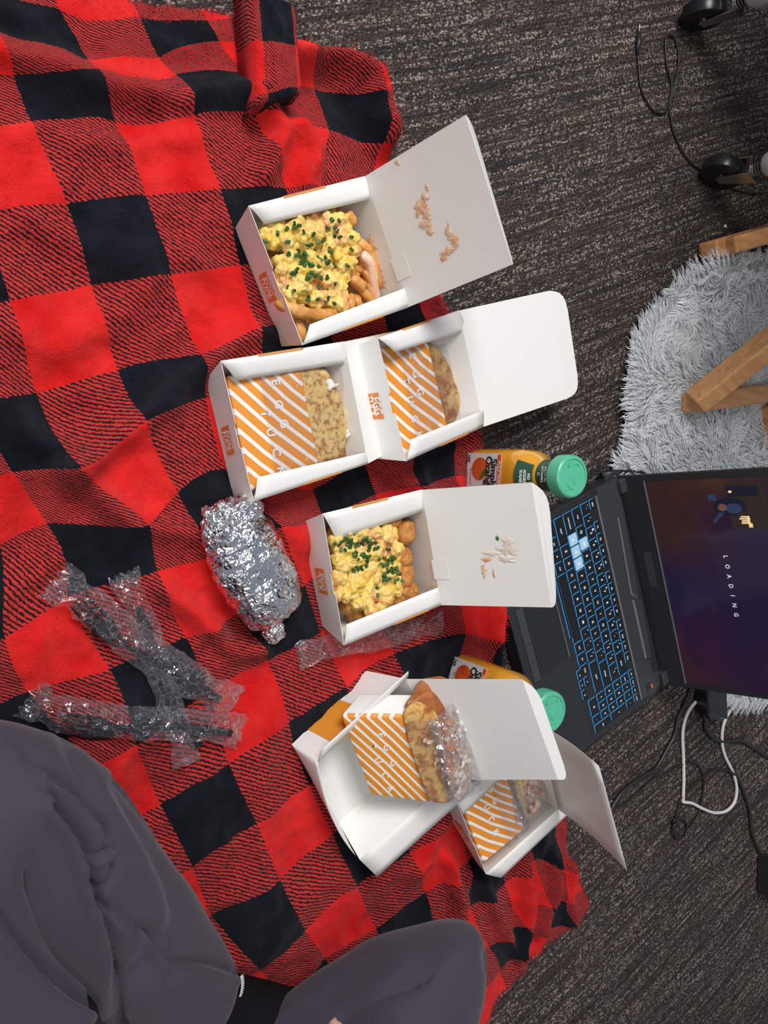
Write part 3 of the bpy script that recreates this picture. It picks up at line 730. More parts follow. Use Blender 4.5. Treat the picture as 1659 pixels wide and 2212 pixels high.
for pts, r, lab in (([(598,650,.050),(630,668,.056),(680,680,.056),(725,676,.052),(752,662,.048)], .0062, 'longest curved fry lying along the near side flap of the topmost box'),
   ([(770,520,.044),(800,548,.044),(818,590,.042),(822,620,.036)], .0058, 'curved fry against the back wall of the topmost box'),
   ([(780,548,.048),(800,575,.046),(806,620,.040),(812,655,.034)], .0062, 'pinkish sauce-coated fry near the back wall of the topmost box'),
   ([(757,598,.046),(772,612,.046),(785,622,.044)], .0064, 'short orange-sauced fry stub beside the egg'),
   ([(748,560,.052),(765,545,.054),(775,535,.054)], .0058, 'speckled fry stub poking out right of the egg'),
   ([(640,690,.044),(648,715,.046),(650,735,.044)], .0060, 'fry standing in the lower corner of the topmost box'),
   ([(745,462,.052),(756,472,.052),(760,484,.048)], .0062, 'crisp fry under the upper side flap of the topmost box')):
    o = fry([at(*p) for p in pts], r, lab=lab, mt=M_sauce if 'pinkish' in lab else None)
    if 'longest' in lab or True: 
        del o['group']
# filler so that the bottom of the food reads as a pile
def tot(p, ax, L=.028, r=.0125, lab='crisp golden potato tot in the box beside the foil roll', grp='potato tots around the egg'):
    ax = ax.normalized(); P = []; R = []
    for i in range(9):
        t = i/8; P.append(p+ax*L*(t-.5)); R.append(r*(1-abs(2*t-1)**4*.45))
    o = tube('potato_tot', P, R, M_tot, None, 14, True)
    for v in o.data.vertices:
        v.co += Vector((noise.noise(v.co*150), noise.noise(v.co*150+Vector((5,0,0))), noise.noise(v.co*150+Vector((0,7,0)))))*.0022
    return tag(o, lab, 'potato tot', grp)
for x, y, z, a, lab in ((875,1150,.050,80,'browned tot with chives at the back wall'),(868,1200,.040,60,None),(872,1245,.042,100,None),(878,1275,.040,20,None),(726,1160,.050,60,'sauce-splashed tot in the near left corner'),(730,1215,.048,80,None),
   (742,1270,.048,20,None),(760,1308,.044,10,None),(775,1325,.042,30,None),(738,1240,.036,80,None),(756,1290,.036,50,None),(840,1120,.046,20,None),(850,1290,.036,0,None),(775,1330,.034,0,None),(800,1320,.034,60,None),(830,1310,.034,20,None),(735,1185,.034,50,None)):
    t = tot(at(x, y, z), Vector((math.cos(math.radians(a)), -math.sin(math.radians(a)), .1)), lab=lab+' of the tot box' if lab else 'golden potato tot at the edge of the scrambled egg', grp=None if lab else 'potato tots around the egg')
smear([b1_base[2], b1_base[1], b1_rim[1], b1_rim[2]], [c for c in BX1[0].children if c.name.startswith('back_wall')][0], [(.25,.55,.06,.08),(.35,.6,.03,.04),(.55,.6,.05,.09)], 'sauce_smear', M_sauce, 'orange sauce streaks')

# ------------------------------------------------------------------ sandwiches in striped sleeves
def sleeve(label, q, thick, w, h, letters, lsz, white_sides=False):
    """q: (s=0,t=0),(1,0),(1,1),(0,1); s along the reading direction"""
    c = bil(q,.5,.5); r = empty('sandwich', c+thick, label, 'sandwich', 'wrapped sandwiches')
    n = qn(q); 
    if n.dot(Vector((0,0,CAMH))-c) < 0: n = -n
    rq = rquad(None, 5, .035); pts = [bil(q, s, t) for s, t in rq]
    sl = slab('paper_sleeve', pts, thick, [M_stripe], r, .004, 4, True, uvs=[(s*w, t*h) for s, t in rq], dome=.0)
    if white_sides:
        sl.data.materials.append(M_card)
        k_ = len(rq)
        for i_, p_ in enumerate(sl.data.polygons):
            if 5*k_ <= i_ < 11*k_: p_.material_index = 1
    xd = bil(q,1,.5)-bil(q,0,.5); yd = -(xd.cross(n)); yd = n.cross(xd)
    if yd.dot(bil(q,.5,1)-bil(q,.5,0)) < 0: yd = -yd
    for ch, s, t in letters:
        text('letter', ch, lsz*1.2, M_white, bil(q, s, t)+n*.0007, xd, bil(q,s,1)-bil(q,s,0), sl)
    return r, sl
LET = [('E',.10,.62),('G',.31,.62),('G',.52,.62),('T',.37,.42),('U',.56,.42),('C',.75,.42),('K',.93,.42)]
def outline(px, z=None): return [at(*p) if len(p) == 3 else at(p[0], p[1], z) for p in px]
def smoothloop(P, m=4):
    P = [Vector(p) for p in P]; n = len(P); out = []
    for i in range(n):
        a, b, c, d = P[i-1], P[i], P[(i+1) % n], P[(i+2) % n]
        for j in range(m):
            t = j/m; out.append(0.5*((2*b)+(c-a)*t+(2*a-5*b+4*c-d)*t*t+(3*b-a-3*c+d)*t*t*t))
    return out
# sandwich a
qa = [at(487,812,.047), at(541,1062,.047), at(690,1003,.054), at(650,798,.054)]
SA, SLA = sleeve('sandwich in orange striped sleeve inside the box nearest the foil roll', qa, Vector((.004,0,-.030)), .122, .088, [('E',.10,.62),('G',.31,.60),('G',.50,.62),('T',.37,.40),('U',.55,.42),('C',.74,.44),('K',.92,.46)], .0108)
slab('bread_slice', smoothloop(outline([(640,800),(690,792),(712,805),(735,850),(748,905),(748,950),(738,985),(700,1000),(660,1010)], .052), 4), Vector((.006,0,-.018)), M_bread, SA, .006, 5, jit=.001)
slab('bread_slice', smoothloop(outline([(650,805),(700,800),(725,812),(748,865),(758,920),(757,965),(742,1000),(690,1005)], .034), 4), Vector((.004,0,-.016)), M_crust, SA, .006, 5, jit=.001)
blob('cream_drop', [(at(x, y, .054), r, .6) for x, y, r in ((712,826,.0045),(718,832,.005),(712,838,.004),(724,834,.003),(730,830,.0022))], M_cream, SA, vox=.0012, disp=.0006)
blob('cream_drop', [(at(x, y, .048), r, .6) for x, y, r in ((749,932,.0035),(752,938,.0035),(748,943,.0025))], M_cream, SA, vox=.0012, disp=.0006)
# sandwich b
qb = [at(815,752,.052), at(870,985,.052), at(968,925,.056), at(925,738,.056)]
SB, SLB = sleeve('sandwich in orange striped sleeve inside the propped box', qb, Vector((.004,0,-.024)), .125, .078, [('E',.12,.62),('G',.31,.60),('G',.50,.60),('T',.35,.38),('U',.54,.38),('C',.73,.38),('K',.90,.40)], .0105)
slab('bread_slice', smoothloop(outline([(915,742),(945,748),(968,780),(985,825),(996,860),(994,890),(982,912),(950,925),(930,840)], .050), 4), Vector((.006,0,-.020)), M_bread2, SB, .007, 5, jit=.0015)
# film windows over a and b
def filmsheet(q, parent, nu=14, nv=10, jit=.0012, bul=.004, name='clear_film'):
    o = patch(name, q, M_film2, parent, lambda s, t: Vector((0,0,bul*math.sin(math.pi*s)*math.sin(math.pi*t))), nu, nv, th=.0003, smooth=False, jit=jit)
    return o
filmsheet([at(560,800,.056), at(600,1050,.056), at(745,1000,.056), at(742,795,.050)], SA, bul=.002, jit=.0006)
filmsheet([at(860,745,.058), at(905,975,.058), at(1000,920,.050), at(965,745,.050)], SB, bul=.004, jit=.0010)
# sandwich d (leaning)
qd = [at(735,1545,.062), at(801,1718,.062), at(928,1736,.098), at(866,1547,.098)]
SD, SLD = sleeve('tall leaning sandwich in orange striped sleeve in the wide open box', qd, Vector((.030,.022,-.012)), .118, .090, [('E',.22,.56),('G',.37,.58),('G',.55,.60),('T',.36,.34),('U',.53,.36),('C',.71,.38),('K',.88,.40)], .0095, True)
slab('bread_slice', smoothloop(outline([(868,1552,.100),(882,1530,.104),(905,1535,.108),(930,1552,.110),(950,1600,.112),(968,1660,.112),(978,1700,.112),(972,1735,.110),(950,1740,.108),(925,1728,.104),(892,1640,.102)]), 4), Vector((.012,.008,-.006)), M_bread2, SD, .006, 5, jit=.001)
slab('bread_slice', smoothloop(outline([(873,1538,.097),(890,1518,.100),(915,1510,.102),(950,1530,.104),(962,1560,.104),(972,1640,.104),(984,1700,.102),(975,1732,.100),(930,1700,.098)]), 4), Vector((.014,.010,-.006)), M_crust, SD, .006, 5, jit=.001)
slab('bread_slice', smoothloop(outline([(888,1505,.094),(920,1482,.096),(948,1485,.096),(966,1505,.096),(975,1560,.096),(985,1650,.094),(985,1700,.092),(930,1640,.092)]), 4), Vector((.016,.012,-.006)), M_crust, SD, .006, 5, jit=.001)
slab('chicken_filling', smoothloop(outline([(950,1560,.104),(975,1540,.106),(1000,1560,.108),(1015,1620,.108),(1018,1680,.106),(1005,1720,.104),(985,1730,.104),(965,1660,.106)]), 4), Vector((.008,.004,-.008)), M_ham, SD, .005, 5, jit=.003)
blob('orange_filling', [(at(random.gauss(968, 7), random.uniform(1560,1720), .112), random.uniform(.003,.006), .8) for i in range(26)], M_orangefill, SD, vox=.0016, disp=.001)
blob('white_filling', [(at(random.gauss(993, 9), random.uniform(1525,1720), .112), random.uniform(.0025,.005), .8) for i in range(34)], M_cream, SD, vox=.0016, disp=.001)
blob('sauce_blot', [(at(x, y, .112), r, .4) for x, y, r in ((918,1600,.004),(928,1603,.005),(938,1604,.005),(946,1610,.004),(940,1625,.004),(945,1640,.0035),(950,1655,.003),(940,1650,.003))], M_sauce, SD, vox=.0013, disp=.0006)
def crinkle(name, px, z0, parent, nu=16, nv=10, jit=.003, bul=.006, m=None):
    q = [at(*p) for p in px]
    return patch(name, q, m or M_film, parent, lambda s, t: Vector((-.3,0,1))*bul*math.sin(math.pi*s)*math.sin(math.pi*t), nu, nv, th=.0003, smooth=False, jit=jit)
crinkle('clear_film', [(930,1560,.118),(972,1745,.118),(1045,1705,.112),(990,1510,.112)], 0, SD)
crinkle('clear_film', [(868,1552,.110),(928,1738,.110),(985,1735,.118),(935,1555,.118)], 0, SD, jit=.0008, bul=.003, m=M_film2)
patch('film_seam', [at(925,1558,.122), at(975,1730,.120), at(988,1728,.126), at(948,1560,.126)], M_film, SD, lambda s, t: Vector((0,0,.003*math.sin(s*40))), 24, 3, th=.0004, smooth=False, jit=.0012)
# sandwich e
qe = [at(985,1704,.052), at(1045,1866,.052), at(1135,1792,.060), at(1092,1668,.060)]
SE, SLE = sleeve('sandwich in orange striped sleeve with shredded filling in the rear box', qe, Vector((.004,0,-.030)), .128, .085, [('G',.16,.62),('G',.34,.62),('T',.20,.42),('U',.37,.42),('C',.55,.42),('K',.74,.42)], .0105)
slab('bread_slice', smoothloop(outline([(1105,1670),(1140,1655),(1155,1680),(1162,1730),(1158,1760),(1140,1775),(1125,1740)], .052), 4), Vector((.006,0,-.016)), M_bread, SE, .006, 5, jit=.001)
blob('chicken_filling', [(at(random.uniform(1140,1176), random.uniform(1650,1745), .056), random.uniform(.003,.006), .7) for i in range(46)], M_ham, SE, vox=.0016, disp=.0015)
tube('shredded_strip', catmull([at(1148,1715,.060), at(1160,1735,.062), at(1152,1752,.060), at(1146,1742,.060)], 5), .0032, M_ham, SE, 8)
crinkle('clear_film', [(1060,1690,.066),(1105,1830,.066),(1150,1790,.062),(1110,1660,.062)], 0, SE, jit=.0012, bul=.004, m=M_film2)
crinkle('clear_film', [(1095,1660,.062),(1120,1815,.058),(1180,1740,.058),(1170,1645,.058)], 0, SE, jit=.002, bul=.006)

# ------------------------------------------------------------------ foil roll
def foil_roll():
    z = .040; A = at(503,1138,z); B = at(592,1318,z); ax = (B-A).normalized(); r = empty('foil_burrito', (A+B)/2-Vector((0,0,z-.014)), 'crumpled aluminium foil roll between the boxes and the cutlery packs', 'foil roll')
    up = Vector((0,0,1)); side = ax.cross(up).normalized(); n, m = 30, 26; V = []; L = (B-A).length+.030
    for i in range(m+1):
        t = i/m; e = (1-abs(2*t-1)**5)**.45 if 0 < t < 1 else 0.02
        c = A-ax*.015+ax*L*t
        for k in range(n):
            a = 2*math.pi*k/n; rr = .0335*(1+.10*math.sin(t*3)) * max(e, .03)
            p = c+side*math.cos(a)*rr*1.10+up*math.sin(a)*rr*.80
            q = p*55; d = abs(noise.noise(q))*.0040+noise.noise(p*80)*.0012+noise.noise(p*34)*.0045
            p = p+(p-c).normalized()*d+Vector((random.uniform(-1,1), random.uniform(-1,1), random.uniform(-1,1)))*.0009
            p.z = max(p.z, .013); V.append(p)
    f = []
    for i in range(m):
        for k in range(n):
            a, b, c_, d = i*n+k, i*n+(k+1) % n, (i+1)*n+(k+1) % n, (i+1)*n+k
            if (i+k) % 2: f += [[a,b,c_],[a,c_,d]]
            else: f += [[a,b,d],[b,c_,d]]
    f.append(list(range(n-1,-1,-1))); f.append([m*n+k for k in range(n)])
    mk('foil_wrap', V, f, M_foil, r, False)
    def knot(c, R, sq, nm, sd):
        bm = bmesh.new(); bmesh.ops.create_icosphere(bm, subdivisions=4, radius=1, matrix=Matrix.Translation(c) @ Matrix.Diagonal((R[0], R[1], R[2], 1)))
        for v in bm.verts:
            d = v.co-c; v.co += d*(.45*abs(noise.noise(v.co*95+Vector((sd,0,0))))-.1)+Vector((noise.noise(v.co*260), noise.noise(v.co*260+Vector((9,0,0))), noise.noise(v.co*260+Vector((0,9,0)))))*.0022
        me = bpy.data.meshes.new(nm); bm.to_mesh(me); bm.free(); link(nm, me, M_foil, r)
    knot(at(475,1140,.050), (.020,.026,.015), 1, 'twisted_end', 1); knot(at(525,1108,.044), (.022,.018,.018), 1, 'twisted_end', 4); knot(at(590,1362,.026), (.013,.015,.010), 1, 'twisted_end', 8)
    n_ = Vector((-.35,-.1,1)).normalized()
    for pts in ([(624,1250),(621,1258),(624,1266)], [(634,1252),(629,1256),(636,1260),(636,1268),(630,1270)], [(603,1272),(600,1282),(606,1290),(615,1292)], [(622,1283),(623,1275)]):
        tube('pen_mark', catmull([at(x, y, .0705) for x, y in pts], 5), .0006, M_black, r, 6)
foil_roll()

# ------------------------------------------------------------------ cutlery in film
def strip2(name, px, widths, z, th, m, parent):
    """flat bar along a pixel path; widths in metres"""
    P = catmull([at(x, y, zz) for x, y, zz in px], 6); n = len(P); k = len(widths)
    V = []; f = []
    for i, p in enumerate(P):
        d = (P[min(i+1, n-1)]-P[max(i-1, 0)]).normalized(); s = d.cross(Vector((0,0,1))).normalized()
        u = i/(n-1)*(k-1); a = int(min(u, k-2)); w_ = widths[a]*(1-(u-a))+widths[a+1]*(u-a)
        V += [p-s*w_/2, p+s*w_/2, p+s*w_*.35+Vector((0,0,th)), p-s*w_*.35+Vector((0,0,th))]
    for i in range(n-1):
        for j in range(4): f.append([i*4+j, i*4+(j+1) % 4, (i+1)*4+(j+1) % 4, (i+1)*4+j])
    f.append([3,2,1,0]); f.append([(n-1)*4+j for j in range(4)])
    return mk(name, V, f, m, parent, False)
def pack(label, path, wid, z, zt=.014, grp='cutlery packs'):
    """film sleeve along path; two crinkled skins joined at the sides"""
    P = catmull([at(x, y, z) for x, y in path], 5); n = len(P); r = empty('film_packet', P[n//2], label, 'packet', grp)
    m = 9; V = []; f = []
    for side in (1, 0):
        for i, p in enumerate(P):
            d = (P[min(i+1, n-1)]-P[max(i-1, 0)]).normalized(); s = d.cross(Vector((0,0,1))).normalized(); u = i/(n-1)
            end = min(1, min(u, 1-u)/.12); wv = wid*(1.0+.18*(1-end)+.08*noise.noise(p*60))*(.80 if .12 < u < .2 or .8 < u < .88 else 1)
            for j in range(m+1):
                t = j/m*2-1
                h = (zt*max(0, 1-t*t)**.5*end+.002*end) if side else 0
                q = p+s*t*wv/2+Vector((0,0,h))
                if i in (0, n-1): q = q+d*(.003 if j % 2 else -.001)*(1 if i else -1)
                if side: q = q+Vector((random.uniform(-1,1)*.0022, random.uniform(-1,1)*.0022, random.uniform(-.2,1)*.0034))*(1 if abs(t) < .95 else .3)+s*.004*noise.noise(q*80)
                V.append(q)
    W = m+1; K = n*W
    for i in range(n-1):
        for j in range(m):
            a = i*W+j; A, B, C_, D = a, a+1, a+1+W, a+W
            f += ([[A,B,C_],[A,C_,D]] if (i+j) % 2 else [[A,B,D],[B,C_,D]])
            f.append([K+D, K+C_, K+B, K+A])
    for i in range(n-1):
        a = i*W; f.append([a, a+W, K+a+W, K+a]); b = a+m; f.append([b, K+b, K+b+W, b+W])
    mk('film_sleeve', V, f, M_film, r, False)
    # crimped seals with ribs
    for idx, sg in ((0, 1), (n-1, -1)):
        p = P[idx]; d = (P[1]-P[0]).normalized() if idx == 0 else (P[-2]-P[-1]).normalized(); s = d.cross(Vector((0,0,1))).normalized()
        for k in range(4):
            tube('crimp_rib', [p+d*(.002+k*.0022)-s*wid*.5+Vector((0,0,.003)), p+d*(.002+k*.0022)+Vector((0,0,.006)), p+d*(.002+k*.0022)+s*wid*.5+Vector((0,0,.003))], .0005, M_film, r, 4)
    return r
def fork(label, path, z, tl=.045, wid=.021, grp='black plastic forks'):
    P = [at(x, y, z+dz) for x, y, dz in path]; r = empty('plastic_fork', P[len(P)//2], label, 'fork', grp)
    hd = [(x, y, z+dz) for x, y, dz in path[1:]]
    strip2('handle', hd, [.016,.007,.006,.0075,.010,.0105,.009], z, .0025, M_blackpl, r)
    d = (P[0]-P[1]); L = d.length; d.normalize(); s = d.cross(Vector((0,0,1))).normalized()
    for k in range(4):
        o = (k-1.5)/1.5*wid*.42
        b = P[1]+s*o-d*.004
        tube('tine', [b, b+d*L*.4+Vector((0,0,-.002)), b+d*L*.8+Vector((0,0,.000)), b+d*L*1.02+Vector((0,0,.003))], [.0022,.0018,.0014,.0007], M_blackpl, r, 6)
    slab('head', smoothloop([P[1]+s*wid*.5, P[1]+s*wid*.46-d*.012, P[1]+s*.006-d*.026, P[1]-s*.006-d*.026, P[1]-s*wid*.46-d*.012, P[1]-s*wid*.5], 3), Vector((0,0,-.0018)), M_blackpl, r, .0008, 2)
    return r
fork('black plastic fork in the upper cutlery pack, tines up left', [(160,1288,.006),(215,1345,.001),(270,1392,.002),(330,1425,.003),(400,1465,.003),(475,1512,.002)], .026)
pack('clear film pack of the upper fork, running down to the right', [(120,1252),(175,1290),(240,1345),(300,1395),(370,1440),(440,1485),(505,1522)], .036, .019)
fork('black plastic fork in the lowest cutlery pack, beside the knee', [(118,1560,.004),(195,1572,.001),(270,1572,.002),(350,1570,.003),(430,1576,.003),(500,1584,.002)], .026)
pack('clear film pack of the lowest fork, beside the knee', [(62,1508),(110,1532),(190,1548),(280,1560),(370,1562),(450,1568),(520,1580)], .034, .019)
kn = empty('plastic_knife', at(350,1480,.018), 'dark plastic knife under the other packs, handle at the bottom', 'knife')
strip2('blade', [(300,1310,.018),(315,1360,.018),(335,1420,.018)], [.006,.013,.014], .018, .0015, M_blackpl, kn)
strip2('handle', [(335,1420,.018),(365,1500,.018),(395,1560,.018),(428,1612,.018)], [.010,.009,.011,.013], .018, .0028, M_blackpl, kn)
pack('clear film pack of the knife lying under the two forks', [(268,1240),(300,1320),(335,1420),(365,1510),(388,1580),(402,1650)], .026, .016, .009)
pack('empty looking clear film pack beside the box of tots', [(645,1420),(700,1398),(760,1388),(830,1375),(890,1358),(955,1345)], .030, .017, .010, None)

# ------------------------------------------------------------------ juice bottles
def bottle(label, capx, capy, yaw):
    H = .165; c = at(capx, capy, H); c = Vector((c.x, c.y, .006)); r = empty('juice_bottle', c, label, 'bottle', 'orange juice bottles')
    M_juice = bpy.data.materials.get('orange_juice') or mat('orange_juice', (.80,.36,.03), .18, coat=.7, sss=.25)
    fx = Vector((math.cos(yaw), math.sin(yaw), 0)); fy = Vector((-math.sin(yaw), math.cos(yaw), 0))
    prof = [(.026,0,.3),(.030,.003,.3),(.031,.008,.3),(.031,.085,.3),(.0305,.094,.35),(.027,.106,.5),(.021,.116,.8),(.0185,.124,1),(.0187,.142,1),(.0187,.150,1)]
    n = 40; V = []; f = []
    for rad, h, e in prof:
        for k in range(n):
            a = 2*math.pi*k/n; ca, sa = math.cos(a), math.sin(a); ex = e if e < 1 else 1
            ca2 = math.copysign(abs(ca)**(.45+.55*min(1, e*1.0)), ca); sa2 = math.copysign(abs(sa)**(.45+.55*min(1, e)), sa)
            V.append(c+fx*ca2*rad+fy*sa2*rad+Vector((0,0,h)))
    for j in range(len(prof)-1):
        for k in range(n): f.append([j*n+k, j*n+(k+1) % n, (j+1)*n+(k+1) % n, (j+1)*n+k])
    f.append(list(range(n-1,-1,-1))); f.append([(len(prof)-1)*n+k for k in range(n)])
    body = mk('bottle_body', V, f, M_juice, r, True)
    lathe('cap', [(.0235,.145),(.0252,.147),(.0255,.160),(.0248,.1635),(.0230,.165),(.0205,.1652),(.0203,.1640),(.0,.1640)], c, M_green, r, 40)
    for k in range(36): 
        a = 2*math.pi*k/36; p = c+Vector((math.cos(a), math.sin(a), 0))*.0254
    # raised curl on the cap
    cap = [ch for ch in r.children if ch.name.startswith('cap')][0]
    S = [(-.006,.004),(-.001,.0095),(.002,.010),(.0015,.006),(-.003,.001),(-.0035,-.003),(.001,-.006),(.005,-.0085),(.004,-.013),(-.001,-.0135),(-.003,-.010),(.001,-.0095),(.006,-.014)]
    rt = Vector((RC[0][0], RC[0][1], 0)).normalized(); upv = Vector((-rt.y, rt.x, 0))
    curl = [(.008,.011),(.011,.007),(.008,.002),(.002,-.001),(-.001,-.001),(-.001,.001)]
    pts = [(.001,.0125),(.006,.0145),(.010,.0125),(.010,.008),(.005,.002),(.001,-.002),(.002,-.007),(.0045,-.011),(.001,-.0145),(-.004,-.0135),(-.007,-.010),(-.0095,-.006),(-.008,-.012),(-.0105,-.0155)]
    pts = [(p[0], p[1]) for p in pts]
    tube('cap_emblem', catmull([c+rt*x*1.0+upv*y*1.0+Vector((0,0,.1643)) for x, y in pts], 5), .0007, M_green, cap, 6)
    text('cap_mark', 'TM', .004, M_green, c+rt*-.007+upv*.013+Vector((0,0,.1646)), -upv, rt, cap)
    # label on the side facing the person (-x side)
    n_ = -fx; sd = -fy   # reading direction, seen from outside: right = sd x up
    sd = n_.cross(Vector((0,0,1))) * -1
    def P(u, h, off=.0315): return c+n_*off+sd*u+Vector((0,0,h))
    M_lab = bpy.data.materials.get('label_paper') or mat('label_paper', (.80,.76,.74), .4)
    q = [P(-.024,.008), P(.024,.008), P(.024,.074), P(-.024,.074)]
    lb = panel('label', q, M_lab, body, th=.0004)
    lbR = None
    M_red = bpy.data.materials.get('label_red') or mat('label_red', (.75,.10,.04), .4)
    M_fruit = bpy.data.materials.get('fruit_orange') or food('fruit_orange', [(.3,(.62,.06,.02)),(.6,(.80,.16,.03)),(.8,(.85,.35,.10))], 30, (300,.1,.0005), .4, 0)
    M_leaf = bpy.data.materials.get('leaf_green') or mat('leaf_green', (.05,.16,.02), .4)
    panel('label_bar', q, M_red, lb, [(.03,.91),(.97,.91),(.97,1),(.03,1)], th=.0003, off=.0005)
    text('lettering', 'PULP FREE', .0058, M_white, P(0,.0712,.0325), sd, Vector((0,0,1)), lb, sx=1.1)
    text('lettering', 'Simply', .0155, M_black, P(.001,.0615,.0325), sd, Vector((0,0,1)), lb, sx=.9)
    text('lettering', 'Orange', .0155, M_black, P(.001,.0515,.0325), sd, Vector((0,0,1)), lb, sx=.9)
    circ = [(.42+.30*math.cos(a)*1.0, .40+.235*math.sin(a)) for a in [2*math.pi*k/28 for k in range(28)]]
    panel('fruit_picture', q, M_fruit, lb, circ, th=.0003, off=.0005)
    panel('leaf_picture', q, M_leaf, lb, [(.36,.62),(.50,.60),(.62,.52),(.70,.40),(.60,.44),(.48,.50)], th=.0003, off=.0008)
    text('lettering', '160', .0065, M_black, P(-.017,.0125,.0325), sd, Vector((0,0,1)), lb)
    text('lettering', 'CALORIES', .0022, M_black, P(-.017,.0090,.0325), sd, Vector((0,0,1)), lb)
    text('lettering', '11.5 FL OZ (340 mL)', .0028, M_black, P(.010,.0105,.0325), sd, Vector((0,0,1)), lb)
    text('lettering', '100% ORANGE JUICE', .0025, M_black, P(.006,.0170,.0325), sd, Vector((0,0,1)), lb)
    # green neck label, wrapped
    def wrap(nm, r0, h0, r1, h1, a0, a1, parent, m_, off=.0004, k=14):
        V = []; 
        for j in range(6):
            t = j/5; rr, hh = r0+(r1-r0)*t, h0+(h1-h0)*t
            for i in range(k+1):
                a = a0+(a1-a0)*i/k; d = n_*math.cos(a)+sd*math.sin(a); V.append(c+d*(rr+off)+Vector((0,0,hh)))
        f = [[j*(k+1)+i, j*(k+1)+i+1, (j+1)*(k+1)+i+1, (j+1)*(k+1)+i] for j in range(5) for i in range(k)]
        return mk(nm, V, f, m_, parent, True)
    nk = wrap('neck_label', .0188, .120, .0188, .146, -1.35, 1.35, body, M_greend)
    wrap('neck_label', .0305, .100, .0195, .1195, -.55, .9, body, M_greend, .002)
    text('lettering', 'RICH IN', .0050, M_white, P(-.001,.1395,.0200), sd, Vector((0,0,1)), nk)
    text('lettering', 'VITAMIN', .0050, M_white, P(-.001,.1342,.0200), sd, Vector((0,0,1)), nk)
    text('lettering', 'C', .0058, M_white, P(-.001,.1280,.0200), sd, Vector((0,0,1)), nk)
    d2 = Vector((0,0,1))*.0195+n_*-.011
    for tx, hh, oo in (('NO', .1165, .0245), ('ADDED', .1120, .0270), ('SUGAR', .1075, .0290)):
        text('lettering', tx, .0048, M_white, P(.003, hh, oo), sd, d2, nk)
    return r
bottle('juice bottle with green cap beyond the tots box lid, near the laptop corner', 1230, 1029, .10)
bottle('juice bottle with green cap behind the wide open box, mostly hidden', 1183, 1537, -.20)

# ------------------------------------------------------------------ laptop
LT = Vector((.7756, .0178, 0)); LY = -1.0617
LU = Vector((math.cos(LY), math.sin(LY), 0)); LV = Vector((-math.sin(LY), math.cos(LY), 0)); UP = Vector((0,0,1))
def lp(u, v, z): return LT+LU*u*.01+LV*v*.01+UP*z
lap = empty('laptop', lp(17, 2, 0.0), 'open black gaming laptop with blue lit keys on the carpet', 'laptop')
DZ = .0275
# deck body: rounded-corner prism
def prism(name, poly, z0, z1, m, parent, bev=0.0):
    k = len(poly); V = [lp(u, v, z0) for u, v in poly]+[lp(u, v, z1) for u, v in poly]
    f = [list(range(k-1,-1,-1)), list(range(k, 2*k))]+[[i, (i+1) % k, (i+1) % k+k, i+k] for i in range(k)]
    o = mk(name, V, f, m, parent)
    if bev:
        b = o.modifiers.new('bevel', 'BEVEL'); b.width = bev; b.segments = 2; b.limit_method = 'ANGLE'
    return o
M_deck = mat('laptop_deck', (.026,.027,.029), .38, bump=(1200,.08,.0002)); M_deck2 = mat('laptop_deck_rear', (.045,.047,.05), .35); M_silver = mat('grey_trim', (.18,.18,.185), .35)
deck = prism('deck', [(-1.1,-9.6),(-.2,-10.9),(35.0,-10.9),(35.6,-10.2),(35.7,13.0),(34.6,15.3),(-1.1,15.3)], .004, DZ, M_deck, lap, .0015)
prism('rear_panel', [(.2,10.2),(34.6,10.2),(35.2,13.0),(34.2,15.1),(32.5,15.1),(31.8,13.6),(2.6,15.0),(-.9,15.1),(-.9,10.6)], DZ-.0002, DZ+.0010, M_deck2, lap, .0004)
prism('trim_strip', [(.0,9.80),(34.7,9.80),(34.7,10.10),(.0,10.10)], DZ, DZ+.0016, M_silver, lap, .0003)
prism('trim_line', [(4.9,13.3),(17.4,12.6),(18.4,13.6),(18.5,13.8),(17.3,12.85),(4.9,13.55)], DZ+.001, DZ+.0018, M_silver, lap)
prism('rear_grille', [(18.5,12.6),(28.4,12.6),(29.4,13.8),(19.0,14.4)], DZ+.001, DZ+.0035, M_deck2, lap, .0004)
prism('grille_edge', [(18.4,12.4),(28.6,12.4),(28.6,12.75),(18.4,12.75)], DZ+.001, DZ+.0040, M_silver, lap, .0003)
prism('touchpad', [(9.1,-8.1),(20.4,-8.1),(20.4,-2.2),(9.1,-2.2)], DZ-.0004, DZ+.0004, mat('touchpad', (.020,.021,.023), .3), lap)
prism('touchpad_edge', [(9.0,-2.25),(20.5,-2.25),(20.5,-2.12),(9.0,-2.12)], DZ, DZ+.0006, M_silver, lap)
M_btn = mat('touchpad_button', (.05,.053,.058), .35)
prism('touchpad_button', [(9.2,-9.6),(14.8,-9.6),(14.8,-8.3),(9.2,-8.3)], DZ, DZ+.0010, M_btn, lap, .0003)
prism('touchpad_button', [(14.95,-9.6),(20.7,-9.6),(20.7,-8.3),(14.95,-8.3)], DZ, DZ+.0010, M_btn, lap, .0003)
prism('palm_rest_inlay', [(20.8,-10.7),(35.3,-10.7),(35.4,-3.2),(31.4,-3.0),(22.0,-2.6),(20.8,-3.6)], DZ, DZ+.0003, M_deck, lap)
